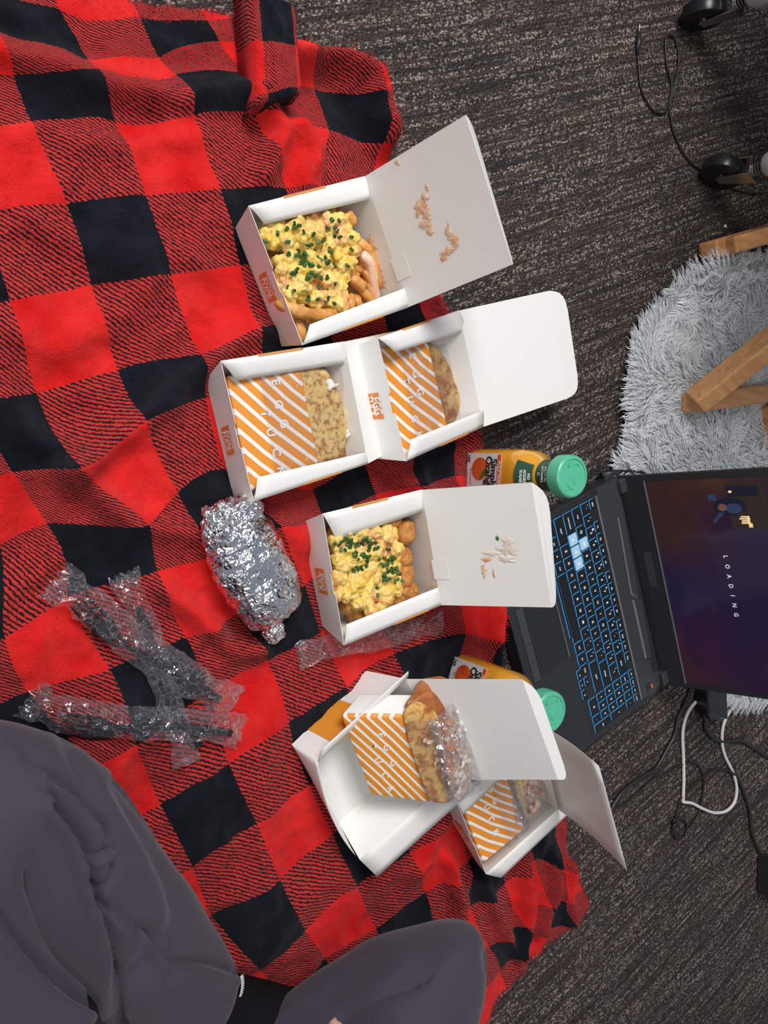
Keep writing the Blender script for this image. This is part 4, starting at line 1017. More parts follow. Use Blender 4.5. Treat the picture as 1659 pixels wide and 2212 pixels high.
# hinges
for u0 in (-.6, 32.6):
    box('hinge', lp(u0, 14.7, DZ-.003), LU*.022, LV*.018, UP*.012, M_deck2, lap, .002)
for v0 in (1.0, 4.2, 7.5): box('side_port', lp(-1.35, v0, .010), LU*.004, LV*.018, UP*.009, M_blackmat, lap, .0008)
M_keycap = mat('keycap', (.012,.012,.013), .45); M_glow = mat('key_backlight', (.02,.1,.2), .5, emis=(.04,.36,.85), es=.75)
M_leg = mat('key_legend', (.6,.65,.7), .5, emis=(.75,.88,1.0), es=.55)
M_clear = mat('clear_keycap', (.40,.52,.60), .2, emis=(.25,.5,.75), es=.35, coat=.5)
kb = prism('keyboard_well', [(-.15,-1.9),(34.6,-1.9),(34.6,9.75),(-.15,9.75)], DZ-.0006, DZ+.0002, M_blackmat, lap)
KC = {}
def key(u0, v0, wu, wv, leg, clear=False, fs=.0050, sub=None):
    kk = (round(wu, 2), round(wv, 2))
    if kk not in KC:
        a, b = wu*.005-.0009, wv*.005-.0009; t = .0007
        V = [(-a,-b,0),(a,-b,0),(a,b,0),(-a,b,0),(-a+t,-b+t,.0017),(a-t,-b+t,.0017),(a-t,b-t,.0017),(-a+t,b-t,.0017)]
        F = [[3,2,1,0],[4,5,6,7],[0,1,5,4],[1,2,6,5],[2,3,7,6],[3,0,4,7]]
        me = bpy.data.meshes.new('key'); me.from_pydata(V, [], F)
        a2, b2 = a+.00050, b+.00050
        me2 = bpy.data.meshes.new('backlight'); me2.from_pydata([(-a2,-b2,.0),(a-.001,-b2,0),(a-.001,-b,0),(-a,-b,0),(-a,b-.0015,0),(-a2,b-.0015,0),(-a2,-b2,.0010),(a-.001,-b2,.0010),(a-.001,-b,.0010),(-a,-b,.0010),(-a,b-.0015,.0010),(-a2,b-.0015,.0010)], [],
            [[0,3,2,1],[0,5,4,3],[6,7,8,9],[6,9,10,11],[0,1,7,6],[5,0,6,11],[1,2,8,7],[4,5,11,10]])
        me2.materials.append(M_glow); KC[kk] = (me, me2)
    base, glow = KC[kk]
    me = base
    if clear: me = base.copy(); me.materials.clear(); me.materials.append(M_clear)
    elif not len(me.materials): me.materials.append(M_keycap)
    uc, vc = u0+wu/2, v0+wv/2
    o = bpy.data.objects.new('key', me); COL.objects.link(o); o.parent = lap
    R = Matrix.Rotation(LY, 4, 'Z')
    o.matrix_basis = pm(lap).inverted() @ Matrix.Translation(lp(uc, vc, DZ+.0006)) @ R
    if clear: o['label'] = 'clear see-through keycap'
    g = bpy.data.objects.new('backlight', glow); COL.objects.link(g); g.parent = o; g.matrix_basis = Matrix.Translation((0,0,-.0004))
    if leg: text('legend', leg, fs*.01/.01, M_leg, lp(uc, vc-.1, DZ+.0006+.0018), LU, LV, o, sx=1.15)
    if sub: text('legend', sub, fs*.8, M_leg, lp(uc-.35, vc+.42, DZ+.0006+.0018), LU, LV, o)
PU = 1.905; PV = 1.857
def row(v, items, u=0.0, h=PV):
    for it in items:
        leg, wd = it[0], it[1]; sub = it[2] if len(it) > 2 else None
        small = len(leg) > 1
        key(u+.03, v, wd*PU-.06 if wd != 1 else PU-.06, h-.08, leg, leg in 'WASD' and len(leg) == 1, .0030 if small else .0052, sub); u += wd*PU
    return u
row(-PV/2, [('CTRL',1.25),('FN',1),('+',1),('ALT',1),('',5.75),('ALT',1),('FN',1),('CTRL',1)])
key(8.1, -1.35, 10.0, .55, '', False)
row(PV/2, [('SHIFT',2.25),('Z',1),('X',1),('C',1),('V',1),('B',1),('N',1),('M',1),(',',1,'<'),('.',1,'>'),('/',1,'?'),('SHIFT',2.75)])
row(PV*1.5, [('CAPS LOCK',1.75),('A',1),('S',1),('D',1),('F',1),('G',1),('H',1),('J',1),('K',1),('L',1),(';',1,':'),("'",1,'"'),('ENTER',2.25)])
row(PV*2.5, [('TAB',1.5),('Q',1),('W',1),('E',1),('R',1),('T',1),('Y',1),('U',1),('I',1),('O',1),('P',1),('[',1,'{'),(']',1,'}'),('\\',1.5,'|')])
row(PV*3.5, [('`',1,'~'),('1',1,'!'),('2',1,'@'),('3',1,'#'),('4',1,'$'),('5',1,'%'),('6',1,'^'),('7',1,'&'),('8',1,'*'),('9',1,'('),('0',1,')'),('-',1,'_'),('=',1,'+'),('BACK',2)])
u = 0.0
FV = PV*4.5; FH = 1.15
key(.03, FV, 1.7, FH, 'ESC', fs=.0034); u = 3.6
for i in range(12):
    key(u, FV, 1.78, FH, 'F%d' % (i+1), fs=.0038); u += 1.905+(.55 if i in (3, 7) else 0)
for i, t in enumerate(('DEL','CALC','PRT','HOME')): key(28.75+i*1.46, FV, 1.40, FH, t, fs=.0024)
NP = 1.46
for j, rw in enumerate((('0',),('1','2','3'),('4','5','6'),('7','8','9'),('NUM','/','*','-'))):
    for i, t in enumerate(rw):
        if t == '0': key(28.75, -PV/2, NP*2-.06, PV-.08, '0', fs=.0050)
        else: key(28.75+i*NP, -PV/2+PV*j, NP-.06, PV-.08, t, fs=.0024 if len(t) > 1 else .0050)
key(28.75+2*NP, -PV/2, NP-.06, PV-.08, '.', fs=.005); key(28.75+3*NP, PV*.5-PV, NP-.06, PV*2-.08, 'ENT', fs=.0026); key(28.75+3*NP, PV*1.5, NP-.06, PV*2-.08, '+', fs=.0045)
for u_, v_, t in ((23.2,-1.75,'<'),(24.9,-1.75,'v'),(26.6,-1.75,'>'),(24.9,-.7,'^')): key(u_, v_, 1.62, 1.0, t, fs=.0045)
# power button
pb = prism('power_button', [(33.0,11.5),(34.4,11.5),(34.0,12.6),(33.0,12.6)], DZ+.001, DZ+.0018, M_blackmat, lap, .0003)
prism('power_light', [(33.5,12.65),(34.1,12.65),(34.1,12.8),(33.5,12.8)], DZ+.001, DZ+.0020, mat('red_light', (.3,.01,.01), .4, emis=(1,.03,.02), es=3), lap)
# screen
SA_ = math.radians(104); SDIR = LV*(-math.cos(SA_))+UP*math.sin(SA_); SN = SDIR.cross(LU).normalized()   # normal
if SN.dot(-LV) < 0: SN = -SN
H0 = lp(0, 15.7, .030)
def sp_(u, h, off=0): return H0+LU*u*.01+SDIR*h*.01+SN*off
scr = box('screen_lid', sp_(-.9, -.6, -.006), LU*.362, SDIR*.240, SN*.006, M_blackmat, lap, .0012)
M_scr = mat('screen_glow', (.006,.006,.01), .09, spec=.5); N = NT(M_scr)
obv = N.coord('Object'); nz = N.noise(obv, 5, 1).outputs['Fac']
N.l(N.ramp(nz, [(.3,(.010,.008,.040)),(.5,(.020,.008,.028)),(.7,(.035,.014,.012))]), N.p.inputs['Emission Color']); N.p.inputs['Emission Strength'].default_value = .8
def spanel(name, u0, u1, h0, h1, m, off, parent=None, th=.0003, poly=None):
    q = [sp_(u0, h0), sp_(u1, h0), sp_(u1, h1), sp_(u0, h1)]
    n = qn(q); sg = 1 if n.dot(SN) > 0 else -1
    return panel(name, q, m, parent or lap, poly or ((0,0),(1,0),(1,1),(0,1)), th=th, off=sg*off)
display = spanel('display', .2, 34.2, 3.6, 22.6, M_scr, .0004)
spanel('bezel_trim', .0, 34.4, 3.35, 3.6, M_silver, .0008)
spanel('badge', 11.5, 17.5, 1.0, 2.2, mat('badge', (.05,.05,.052), .3), .0004)
M_load = mat('loading_letters', (.5,.5,.5), .5, emis=(.8,.75,.8), es=.45)
for i, chh in enumerate('LOADING'):
    text('loading_letter', chh, .0085, M_load, sp_(12.0+i*1.55, 13.2, .0010), LU, SDIR, display)
# screen reflection painted in dim glowing panels: hooded figure between two lamps
M_fig = mat('reflected_blue', (.01,.012,.03), .3, emis=(.06,.10,.26), es=.3); M_figd = mat('reflected_dark', (.004,.004,.008), .3, emis=(.008,.010,.03), es=.6); M_face = mat('reflected_face', (.05,.02,.02), .3, emis=(.42,.16,.13), es=.3); M_lampy = mat('reflected_lamp', (.3,.2,.1), .3, emis=(1.0,.72,.35), es=.7); M_wall = mat('reflected_wall', (.02,.015,.012), .3, emis=(.075,.052,.042), es=.16)
def circ_(n=18, a0=0, a1=360, rx=.5, ry=.5): return [(.5+rx*math.cos(math.radians(a0+(a1-a0)*i/n)), .5+ry*math.sin(math.radians(a0+(a1-a0)*i/n))) for i in range(n)]
spanel('reflected_wall', 1.0, 7.6, 14.8, 19.8, M_wall, .0007, display)
spanel('reflected_frame', 1.4, 2.9, 15.0, 19.0, M_figd, .0010, display)
spanel('reflected_lamp', 2.0, 2.35, 15.1, 15.6, M_lampy, .0012, display, poly=circ_())
spanel('reflected_hood', 3.0, 5.6, 12.9, 17.2, M_figd, .0011, display, poly=circ_())
spanel('reflected_hood', 3.9, 5.4, 14.4, 16.6, M_fig, .0013, display, poly=circ_())
spanel('reflected_face', 3.9, 5.0, 13.4, 14.6, M_face, .0015, display, poly=circ_())
spanel('reflected_shoulder', 5.2, 6.8, 12.3, 14.2, M_fig, .0012, display, poly=[(0,.6),(0,1),(1,.2),(.9,0)])
spanel('reflected_shoulder', 2.5, 3.4, 12.3, 13.4, M_fig, .0012, display, poly=[(0,0),(1,0),(1,1),(0,.9)])
for u0, u1, h0, h1 in ((5.8,6.0,16.2,17.3),(6.1,6.3,16.0,17.4),(6.4,6.6,16.3,17.2),(6.7,6.95,16.2,17.4),(5.8,6.95,17.0,17.35),(6.9,7.5,17.1,17.6)):
    spanel('reflected_lamp', u0, u1, h0, h1, M_lampy, .0012, display)

# ------------------------------------------------------------------ cables
def cable(label, px, r, m, z=.004, cat='cable', ends=None, name='cable', group=None):
    P = catmull([at(p[0], p[1], p[2] if len(p) > 2 else max(z, r)) for p in px], 8)
    o = tube(name, P, r, m, None, 8); return tag(o, label, cat, group)
def z6(x, y): return (1250+x*.2531, y*.2531)
def z8(x, y, z=None): return (1240+x*.2526, 1460+y*.2526) if z is None else (1240+x*.2526, 1460+y*.2526, z)
hp = [z6(*p) for p in ((505,470),(515,600),(535,760),(590,880),(660,960),(740,955),(785,860),(820,700),(855,520),(830,350),(785,300),(750,315),(740,400),(755,560),(795,740),(775,880),(785,1000),(830,1180),(940,1370),(1100,1490),(1300,1600),(1450,1645),(1616,1640),(1900,1600))]
hr = empty('headphone_cable', at(*hp[0], .002), 'thin black headphone cable looping on the carpet near the castors', 'cable')
tube('wire', catmull([at(x, y, .003) for x, y in hp], 8), .0016, M_cable, hr, 8)
tube('plug_grip', [at(*z6(505,470), .003), at(*z6(503,400), .0045), at(*z6(512,375), .005), at(*z6(515,280), .005)], [.0020,.0028,.0038,.0036], M_cable, hr, 10)
tube('jack_tip', [at(*z6(516,280), .005), at(*z6(520,215), .005), at(*z6(521,195), .005)], [.0016,.0016,.0007], M_metal, hr, 8)
cable('white charging cable bent in a loop right of the laptop', [z8(1185,120,.03), z8(1165,135,.02), z8(1050,215), z8(970,320), z8(930,480), z8(935,700), z8(938,900), z8(932,1060), z8(938,1078), z8(1010,1090), z8(1100,1135), z8(1200,1170), z8(1300,1155), z8(1370,1080), z8(1390,960), z8(1360,830), z8(1290,680), z8(1265,560), z8(1275,430), z8(1320,320), z8(1390,245), z8(1480,160)], .0029, M_cablew, .0045)
cable('thick black cable running from behind the screen to the rear box', [z8(1010,60), z8(990,130), z8(950,230), z8(890,360), z8(860,500), z8(800,620), z8(700,790), z8(600,850), z8(500,920), z8(400,1010), z8(335,1110), z8(300,1180)], .0036, M_cable)
cable('thin black cable looping below the thick black cable', [z8(300,1140), z8(345,1125), z8(430,1095), z8(560,990), z8(680,880), z8(780,840), z8(880,780), z8(1020,735), z8(1080,790), z8(1110,900), z8(1090,1080), z8(1050,1210), z8(990,1300), z8(940,1370), z8(880,1360), z8(855,1300), z8(865,1240), z8(890,1140), z8(915,1050), z8(990,960), z8(1080,880), z8(1200,800), z8(1330,810)], .0019, M_cable)
cable('small black coil tied at the end of the thin cable', [z8(845,1270,.004), z8(860,1230,.006), z8(920,1215,.005), z8(965,1270,.004), z8(950,1360,.004), z8(900,1390,.006), z8(850,1340,.006), z8(850,1290,.008), z8(880,1260,.009), z8(900,1300,.010)], .0022, M_cable)
cable('knobbly black cable leading down to the black box', [z8(1330,810), z8(1400,880), z8(1450,990), z8(1500,1150), z8(1520,1330), z8(1560,1450), z8(1600,1530)], .0036, M_cable)
cable('black power lead from the adapter to the right edge', [z8(1110,320,.012), z8(1120,380), z8(1130,460), z8(1200,540), z8(1290,560), z8(1420,550), z8(1530,610), z8(1659,690), z8(1800,760)], .0038, M_cable)
pa = empty('power_adapter', at(1535,1520,0), 'black power adapter half hidden behind the laptop screen', 'adapter')
q0 = at(1503,1540,.004); ux = (at(1545,1545,.004)-q0); uy = (at(1500,1480,.004)-q0)
box('adapter_body', q0, ux, uy*1.3, UP*.026, M_blackpl, pa, .003); box('socket', q0-uy*.10+ux*.25, ux*.45, uy*.12, UP*.018, M_blackpl, pa, .002)
bb = box('black_box', at(1632,1925,0), at(1760,1935,0)-at(1632,1925,0), at(1635,1840,0)-at(1632,1925,0), UP*.035, M_blackmat, None, .004); tag(bb, 'small black box at the right edge, ending the knobbly cable', 'box')
wb = box('white_card_piece', at(1550,1520,.004), at(1590,1512,.004)-at(1550,1520,.004), at(1552,1480,.004)-at(1550,1520,.004), UP*.012, M_card, None, .001); tag(wb, 'white block peeping between adapter and fur rug behind the laptop', 'charger')
dc = empty('charging_plug', at(1300,1035,.012), 'black angled charging plug and lead at the rear left laptop corner', 'plug')
dcz = .020
box('plug_body', at(1292,1045,.006), at(1308,1050,.006)-at(1292,1045,.006), (at(1290,1020,.006)-at(1292,1045,.006)), UP*.016, M_deck2, dc, .002)
tube('plug_neck', [at(1300,1026,.016), at(1330,1021,.018), at(1345,1018,.018)], [.005,.0045,.003], M_blackmat, dc, 10)
tube('lead', catmull([at(1340,1019,.018), at(1365,1017,.022), at(1385,1020,.028), at(1400,1028,.030), at(1415,1045,.012)], 6), .0022, M_cable, dc, 8)
cr = box('crumb', at(1562,492,.003), Vector((.004,.001,0)), Vector((0,.005,0)), UP*.004, M_cream, None, .001); tag(cr, 'tiny white crumb on the carpet near the wooden chair', 'crumb')

# ------------------------------------------------------------------ fur rug
RUGP = [(1545,548),(1500,556),(1455,580),(1425,605),(1398,625),(1412,645),(1385,668),(1362,705),(1346,745),(1337,800),(1330,860),(1336,915),(1326,965),(1312,1000),(1318,1040),(1380,1100),(1390,1200),(1420,1300),(1450,1400),(1530,1500),(1570,1527),(1620,1530),(1680,1520),(1900,1480),(2000,1000),(1900,560),(1750,520),(1640,545)]
def fur_rug():
    poly = smoothloop([at(x, y, .006) for x, y in RUGP], 4); P2 = np.array([[p.x, p.y] for p in poly])
    x0, y0 = P2.min(0); x1, y1 = P2.max(0); st = .012; xs = np.arange(x0, x1, st); ys = np.arange(y0, y1, st)
    XX, YY = np.meshgrid(xs, ys); X = np.stack([XX.ravel(), YY.ravel()], 1); ins = inside(X, P2).reshape(len(ys), len(xs))
    cells = ins[:-1,:-1] & ins[1:,:-1] & ins[:-1,1:] & ins[1:,1:]; cj, ci = np.nonzero(cells); nx = len(xs); a = cj*nx+ci
    F = np.stack([a, a+1, a+1+nx, a+nx], 1); used = np.unique(F); rem = -np.ones(len(X), int); rem[used] = np.arange(len(used)); F = rem[F]; P = X[used]
    D = np.full(len(P), 9.)
    for i in range(len(P2)): d, _, _ = segd(P, P2[i], P2[(i+1) % len(P2)]); D = np.minimum(D, d)
    def hz(x, y, d): return .004+.020*min(1, d/.05)**.6+.010*noise.noise(Vector((x*8, y*8, 0)))*min(1, d/.05)
    h = np.array([hz(p[0], p[1], d) for p, d in zip(P, D)])
    # lifted fold at the top near the wooden bar
    fa, fb = np.array(list(at(1430,590,.02))[:2]), np.array(list(at(1640,560,.02))[:2])
    dd, _, _ = segd(P, fa, fb); h += .028*np.exp(-(dd/.035)**2)
    r = empty('fur_rug', at(1500,800,0), 'pale grey faux fur rug under the wooden chair and laptop', 'rug')
    base = mk('rug_backing', np.column_stack([P, h]).tolist(), F.tolist(), M_furbase, r, True)
    bv = BVHTree.FromPolygons([Vector((float(p[0]), float(p[1]), float(z))) for p, z in zip(P, h)], F.tolist())
    V = []; FF = []; nstr = 64000; k = 0
    vis = np.array([[*list(at(x, y, 0))[:2]] for x, y in ((1250,480),(1720,420),(1740,1620),(1300,1620))])
    while k < nstr:
        x = random.uniform(x0, x1); y = random.uniform(y0, y1)
        if not inside(np.array([[x, y]]), vis)[0]: 
            if random.random() > .08: continue
        hit = bv.ray_cast(Vector((x, y, .3)), Vector((0,0,-1)))
        k += 1
        if not hit[0]: continue
        p = hit[0]; n1 = noise.noise(Vector((x*7, y*7, 5))); n2 = noise.noise(Vector((x*30, y*30, 9)))
        a = 2.6+n1*3.2+n2*2.2; L = random.uniform(.010,.019)
        cdx = P2[:,0]-x; cdy = P2[:,1]-y; q = (cdx**2+cdy**2).argmin(); dist = math.hypot(cdx[q], cdy[q])
        d = Vector((math.cos(a), math.sin(a), 0))
        if dist < .03: d = (d*.5+Vector((float(cdx[q]), float(cdy[q]), 0)).normalized()).normalized()
        s = d.cross(UP)*random.uniform(.0004,.0007)
        p1 = p+d*L*.4+UP*L*.42; p2 = p+d*L*.85+UP*L*.45+Vector((random.uniform(-1,1), random.uniform(-1,1), 0))*.003; p3 = p+d*L*1.25+UP*L*.28+Vector((random.uniform(-1,1), random.uniform(-1,1), 0))*.004
        b = len(V); V += [p-s, p+s, p1-s, p1+s, p2-s*.8, p2+s*.8, p3]; FF += [[b,b+1,b+3,b+2],[b+2,b+3,b+5,b+4],[b+4,b+5,b+6]]
    o = mk('fur', V, FF, M_fur, r, True); o['kind'] = 'stuff'
fur_rug()

# ------------------------------------------------------------------ wooden chair
wc = empty('wooden_chair', at(1640,800,0), 'light beech wooden chair with slanted legs standing on the fur rug', 'chair')
def beam(name, P, wv, hv):
    """P list of points on the centre line; rectangular section"""
    V = []; f = []; n = len(P)
    for i, p in enumerate(P):
        d = (P[min(i+1, n-1)]-P[max(i-1, 0)]).normalized(); s = d.cross(UP).normalized(); t = s.cross(d)
        V += [p-s*wv/2-t*hv/2, p+s*wv/2-t*hv/2, p+s*wv/2+t*hv/2, p-s*wv/2+t*hv/2]
    for i in range(n-1):
        for j in range(4): f.append([i*4+j, i*4+(j+1) % 4, (i+1)*4+(j+1) % 4, (i+1)*4+j])
    f.append([3,2,1,0]); f.append([(n-1)*4+j for j in range(4)])
    o = mk(name, V, f, M_wood, wc); b = o.modifiers.new('bevel', 'BEVEL'); b.width = .004; b.segments = 3
    return o
t0 = at(1482,872,.045); e1 = at(1665,848,.050); d1 = (e1-t0).normalized(); d1 = Vector((d1.x, d1.y, 0)).normalized()
beam('runner', [t0+d1*.01, t0+d1*.35, t0+d1*.75], .030, .034)
dg0 = t0+d1*.012+UP*.006; dge = at(1662,742,.13)
beam('slanted_leg', [dg0, dge, dge+(dge-dg0)*1.2], .030, .040)
beam('cross_rail', [at(1660,872,.035), at(1676,990,.03), at(1690,1100,.03)], .030, .040)
u0 = at(1530,543,.030); e2 = at(1668,502,.040); d2_ = (e2-u0).normalized(); d2_ = Vector((d2_.x, d2_.y, 0)).normalized()
beam('runner', [u0, u0+d2_*.35, u0+d2_*.75], .030, .034)
beam('slanted_leg', [u0+d2_*.02+UP*.02, u0+d2_*.2+UP*.09, u0+d2_*.5+UP*.20], .026, .040)
tube('crack', catmull([at(1555,797,.0735), at(1545,815,.0695), at(1538,835,.0660), at(1530,847,.0625)], 5), .0008, M_crust, wc, 5)

# ------------------------------------------------------------------ castors and desk
def castor(label, px, py, zc, yaw, r=.033):
    c = at(px, py, r); c.z = r
    root = empty('castor', Vector((c.x, c.y, 0)), label, 'castor', None)
    ax = Vector((math.cos(yaw), math.sin(yaw), 0)); fw = Vector((-ax.y, ax.x, 0))
    lathe('wheel', [(.006,-.011),(r*.80,-.012),(r*.97,-.009),(r,-.004),(r,.004),(r*.97,.009),(r*.80,.012),(.006,.011)], c, M_rubber, root, 36, ax)
    lathe('hub', [(.004,-.014),(.007,-.0135),(.007,.0135),(.004,.014)], c, M_metal, root, 16, ax)
    top = Vector((c.x, c.y, 0))+UP*(r*2+.012)-fw*.016
    for s in (-1, 1):
        q = [c+ax*s*.0145-fw*.006-UP*.006, c+ax*s*.0145+fw*.007+UP*.002, top+ax*s*.0145+fw*.013, top+ax*s*.0145-fw*.014]
        panel('fork_arm', q, M_metal, root, th=.0016)
    panel('fork_plate', [top-ax*.0155-fw*.014, top+ax*.0155-fw*.014, top+ax*.0155+fw*.013, top-ax*.0155+fw*.013], M_metal, root, th=.0018)
    for k in range(4):
        lathe('thread_ring', [(.006,0),(.0105,.0008),(.0105,.0022),(.006,.003)], top+UP*(.001+k*.0045), M_metal, root, 20)
    panel('brake_tab', [c+ax*.018+fw*.004+UP*.018, c+ax*.034+fw*.002+UP*.008, c+ax*.034+fw*.018+UP*.006, c+ax*.018+fw*.020+UP*.018], M_metal, root, th=.0012)
    return root, top
cs1, tp1 = castor('black castor with steel fork under the topmost grey post', 1520, 30, 0, 1.75)
cs2, tp2 = castor('black castor with steel fork below the other, crossed by the headphone cable', 1560, 372, 0, 1.35)
dk = empty('rolling_desk', (1.45, .75, 0), 'grey metal posts of a rolling desk standing on castors', 'desk')
for tp in (tp1, tp2):
    b0 = tp+UP*.019
    lathe('post', [(.010,0),(.0165,.002),(.021,.012),(.022,.03),(.022,.50)], b0, M_post, dk, 28)
box('desk_top', Vector((0.70, .47, .60)), Vector((1.3,0,0)), Vector((0,1.6,0)), UP*.025, mat('desk_board', (.10,.10,.10), .5), dk, .003)  # unseen desk top, its reach set to shade the carpet
box('shade_panel', Vector((1.34, .47, .10)), Vector((.02,0,0)), Vector((0,1.6,0)), UP*.50, bpy.data.materials['desk_board'], dk)  # unseen panel added to block stray light from the right
box('desk_rail', tp1+UP*.42-Vector((.02,.3,0)), Vector((.04,0,0)), Vector((0,.4,0)), UP*.04, M_post, dk, .003)

# ------------------------------------------------------------------ person
def skin_mesh(name, nodes, edges, m, parent, root=0, sub=2, disp=0.0, dscale=.05):
    me = bpy.data.meshes.new(name); me.from_pydata([tuple(p) for p, r in nodes], edges, [])
    o = bpy.data.objects.new(name, me); COL.objects.link(o); me.materials.append(m)
    if parent is not None: o.parent = parent; me.transform(pm(parent).inverted())
    bm = bmesh.new(); bm.from_mesh(me); ly = bm.verts.layers.skin.verify()
    for v, (p, r) in zip(bm.verts, nodes):
        v[ly].radius = (r, r) if not hasattr(r, '__len__') else r; v[ly].use_root = (v.index == root)
    bm.to_mesh(me); bm.free()
    s = o.modifiers.new('skin', 'SKIN'); s.use_smooth_shade = True; s.branch_smoothing = .6
    b = o.modifiers.new('sub', 'SUBSURF'); b.levels = sub; b.render_levels = sub
    if disp:
        t = bpy.data.textures.new(name+'_folds', 'CLOUDS'); t.noise_scale = dscale; t.noise_depth = 1
        d = o.modifiers.new('folds', 'DISPLACE'); d.texture = t; d.strength = disp; d.mid_level = .5
    return o
kneeA = at(-60,1645,.125); ankA = at(438,2190,.062); toeA = at(700,2225,.045)
kneeB = at(992,2022,.140); ankB = at(480,2420,.070); toeB = at(300,2440,.05)
hip = Vector((.20,-.80,.11)); hipA = Vector((.08,-.76,.115)); hipB = Vector((.33,-.84,.115))
person = empty('person', Vector((.20,-.80,0)), 'person in purple-grey trousers and black socks sitting cross-legged on the blanket', 'person')
chest = Vector((.16,-.90,.42)); neck = Vector((.15,-.88,.60)); 
shR = Vector((.34,-.92,.53)); elR = Vector((.50,-.84,.30)); haR = at(862,2428,.235)
shL = Vector((-.03,-.84,.53)); elL = Vector((-.16,-.62,.42)); haL = Vector((-.10,-.36,.60))
nodes = [(hip,.11),(Vector((.18,-.86,.26)),.115),(chest,.125),(neck,.05),(hipA,.085),(kneeA,.055),(ankA,.034),(toeA,.028),(hipB,.085),(kneeB,.055),(ankB,.034),(toeB,.028),
   (shR,.055),(elR,.038),(haR+Vector((.02,-.035,.01)),.026),(shL,.055),(elL,.038),(haL,.026)]
edges = [(0,1),(1,2),(2,3),(0,4),(4,5),(5,6),(6,7),(0,8),(8,9),(9,10),(10,11),(2,12),(12,13),(13,14),(2,15),(15,16),(16,17)]
# neck and head
nodes += [(Vector((.15,-.86,.68)),.045),(Vector((.14,-.83,.76)),.085),(Vector((.14,-.83,.83)),.088)]; edges += [(3,18),(18,19),(19,20)]
# right hand: palm and five fingers resting on the thigh, forefinger reaching into view
wr = haR+Vector((.02,-.035,.01)); pd = (haR-wr).normalized(); sdv = pd.cross(UP).normalized()
palm = wr+pd*.045; nodes.append((palm, (.036,.015))); pi_ = len(nodes)-1; edges.append((14, pi_))
body = skin_mesh('body', nodes, edges, M_skin, person, 0, 2)
def finger(nm, base, d, L, r, bend=.35):
    P = [base]; dd_ = d.normalized()
    for k, l in enumerate((.45,.32,.23)):
        dd_ = (dd_+Vector((0,0,-bend*(.35+.25*k)))).normalized(); P.append(P[-1]+dd_*L*l)
    tube(nm, catmull(P, 5), [r*(1-.25*i/15)*(1 if i < 14 else .7) for i in range(16)], M_skin, person, 12)
for k, (off, L) in enumerate(((-.027,.040),(-.009,.084),(.009,.044),(.026,.036))): finger('finger', palm+pd*.030+sdv*off, pd+sdv*off*3, L, .0082)
finger('thumb', wr+pd*.02-sdv*.030, pd*.6-sdv, .060, .0095, .1)
legs_n = [(hip,.125),(hipA,(.115,.105)),((hipA+kneeA)/2+Vector((0,0,.012)),.100),(kneeA,.088),(kneeA.lerp(ankA,.45)+Vector((0,0,.004)),.076),(kneeA.lerp(ankA,.88),.062),(ankA,.056),
   (hipB,(.115,.105)),((hipB+kneeB)/2+Vector((0,0,.010)),.100),(kneeB,.094),(kneeB.lerp(ankB,.45),.074),(ankB,.052),(Vector((.185,-.85,.24)),.130),(at(120,2300,.09),.085)]
trs = skin_mesh('trousers', legs_n, [(0,1),(1,2),(2,3),(3,4),(4,5),(5,6),(0,7),(7,8),(8,9),(9,10),(10,11),(0,12),(2,13)], M_pants, person, 0, 5, .010, .10)
HIPS = 1
bpy.context.view_layer.update()
_me = bpy.data.meshes.new_from_object(trs.evaluated_get(bpy.context.evaluated_depsgraph_get()))
trs.modifiers.clear(); trs.data = _me
mwT = pm(trs); co = np.empty(len(_me.vertices)*3); _me.vertices.foreach_get('co', co); co = co.reshape(-1,3)
no = np.empty(len(_me.vertices)*3); _me.vertices.foreach_get('normal', no); no = no.reshape(-1,3)
off = np.array(mwT.translation); W_ = co+off
cp_ = (W_-np.array([0,0,CAMH])) @ RC.T
PX = np.stack([IMW/2+FPX*cp_[:,0]/cp_[:,2], IMH/2-FPX*cp_[:,1]/cp_[:,2]], 1)
facing = ((W_-np.array([0,0,CAMH]))*no).sum(1) < 0
disp = np.zeros(len(co))
def pl(pts):   # polyline distance with side sign
    P = [np.array([p.x, p.y]) for p in catmull([(x, y, 0) for x, y in pts], 5)]
    d = np.full(len(PX), 1e9); sg = np.zeros(len(PX))
    for a, b in zip(P, P[1:]):
        dd, q, t = segd(PX, a, b); m_ = dd < d; d[m_] = dd[m_]; ab = b-a; cr_ = ab[0]*(PX[:,1]-a[1])-ab[1]*(PX[:,0]-a[0]); sg[m_] = np.sign(cr_[m_])
    return d, sg
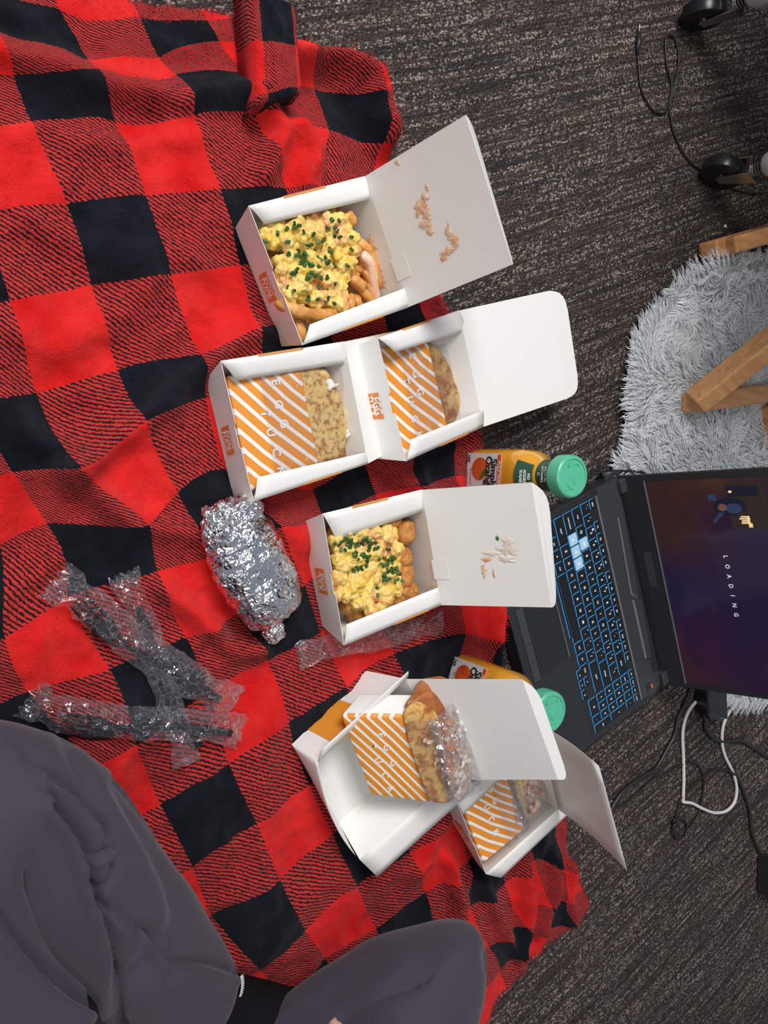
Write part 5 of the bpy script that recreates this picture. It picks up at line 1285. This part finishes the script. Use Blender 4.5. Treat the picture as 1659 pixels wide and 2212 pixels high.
for pts, dep, wd, step in (([(110,1675),(135,1690),(165,1712),(215,1775),(240,1830)],.006,9,.004),([(183,1858),(212,1850),(228,1832)],.007,6,.004),([(225,1790),(240,1850),(238,1900),(205,1925)],.004,9,.003),
   ([(110,1740),(160,1800),(184,1850),(203,1920),(224,1975),(245,2050),(250,2140),(250,2230)],.012,10,.010),([(205,1918),(225,1940)],.006,5,0),
   ([(222,1962),(275,1992),(325,2020),(345,2045),(362,2070),(390,2076),(450,2082),(512,2102)],.006,8,.003),([(0,1985),(60,2058),(130,2135),(200,2180),(260,2225)],.008,10,.006),
   ([(250,1700),(320,1830),(358,1900),(372,1960),(368,2020)],.004,18,.002),([(330,2020),(318,2080),(260,2130)],.007,22,.0),([(60,1640),(130,1700),(200,1830)],.003,16,.002),([(140,1600),(215,1760),(290,1850)],.003,14,.0),
   ([(740,2068),(800,2090),(900,2140)],.0012,26,0),([(620,2212),(760,2120),(830,2060)],.002,20,0),([(1045,2060),(1058,2130),(1050,2212)],.003,9,.002)):
    d, sg = pl(pts); g = np.exp(-(d/wd)**2); disp += -dep*g+dep*.35*np.exp(-((d-wd*2.2)/(wd*1.1))**2)+step*np.exp(-(d/(wd*3))**2)*np.clip(sg*d/wd, -1, 1)
co = co+no*(disp*facing)[:,None]; _me.vertices.foreach_set('co', co.ravel()); _me.update()
_me.polygons.foreach_set('use_smooth', [True]*len(_me.polygons))
bvT = BVHTree.FromPolygons([Vector(v) for v in (co+off).tolist()], [p.vertices for p in _me.polygons])
def drape(x, y, zf):
    C_ = Vector((0,0,CAMH)); d = (at(x, y, 0)-C_).normalized(); h_ = bvT.ray_cast(C_, d)
    return h_[0]+h_[1]*.0008 if h_[0] else at(x, y, zf)
skin_mesh('sock', [(kneeA.lerp(ankA,.9),.046),(ankA,.044),(ankA.lerp(toeA,.25)+Vector((0,0,-.004)),.044),(ankA.lerp(toeA,.7),.040),(toeA,.033)], [(0,1),(1,2),(2,3),(3,4)], M_sock, person, 0, 2)
skin_mesh('sock', [(ankB,.044),(ankB.lerp(toeB,.3),.044),(ankB.lerp(toeB,.7),.040),(toeB,.033)], [(0,1),(1,2),(2,3)], M_sock, person, 0, 2)
skin_mesh('sweater', [(Vector((.18,-.86,.26)),.140),(chest,.150),(Vector((.15,-.89,.56)),.075),(shR,.075),(elR,.056),(elR.lerp(wr,.8),.042),(shL,.075),(elL,.056),(elL.lerp(haL,.8),.042)],
   [(0,1),(1,2),(1,3),(3,4),(4,5),(1,6),(6,7),(7,8)], mat('grey_sweater', (.06,.06,.07), .9, sheen=.2), person, 0, 2, .015, .08)
# overlock stitching at the trouser cuff and the seam lines
cz = [(522,2108,.095),(524,2125,.090),(521,2145,.084),(513,2165,.078),(503,2185,.072),(492,2208,.066),(478,2232,.060)]
cp = catmull([drape(*p) for p in cz], 8)
tube('cuff_stitching', cp, .0011, M_thread, person, 6)
for i in range(0, len(cp)-1, 2):
    d = (cp[i+1]-cp[i]).normalized().cross(UP).normalized(); 
    tube('stitch', [cp[i]-d*.002, cp[i]+d*.002+UP*.001], .0006, M_thread, person, 5)
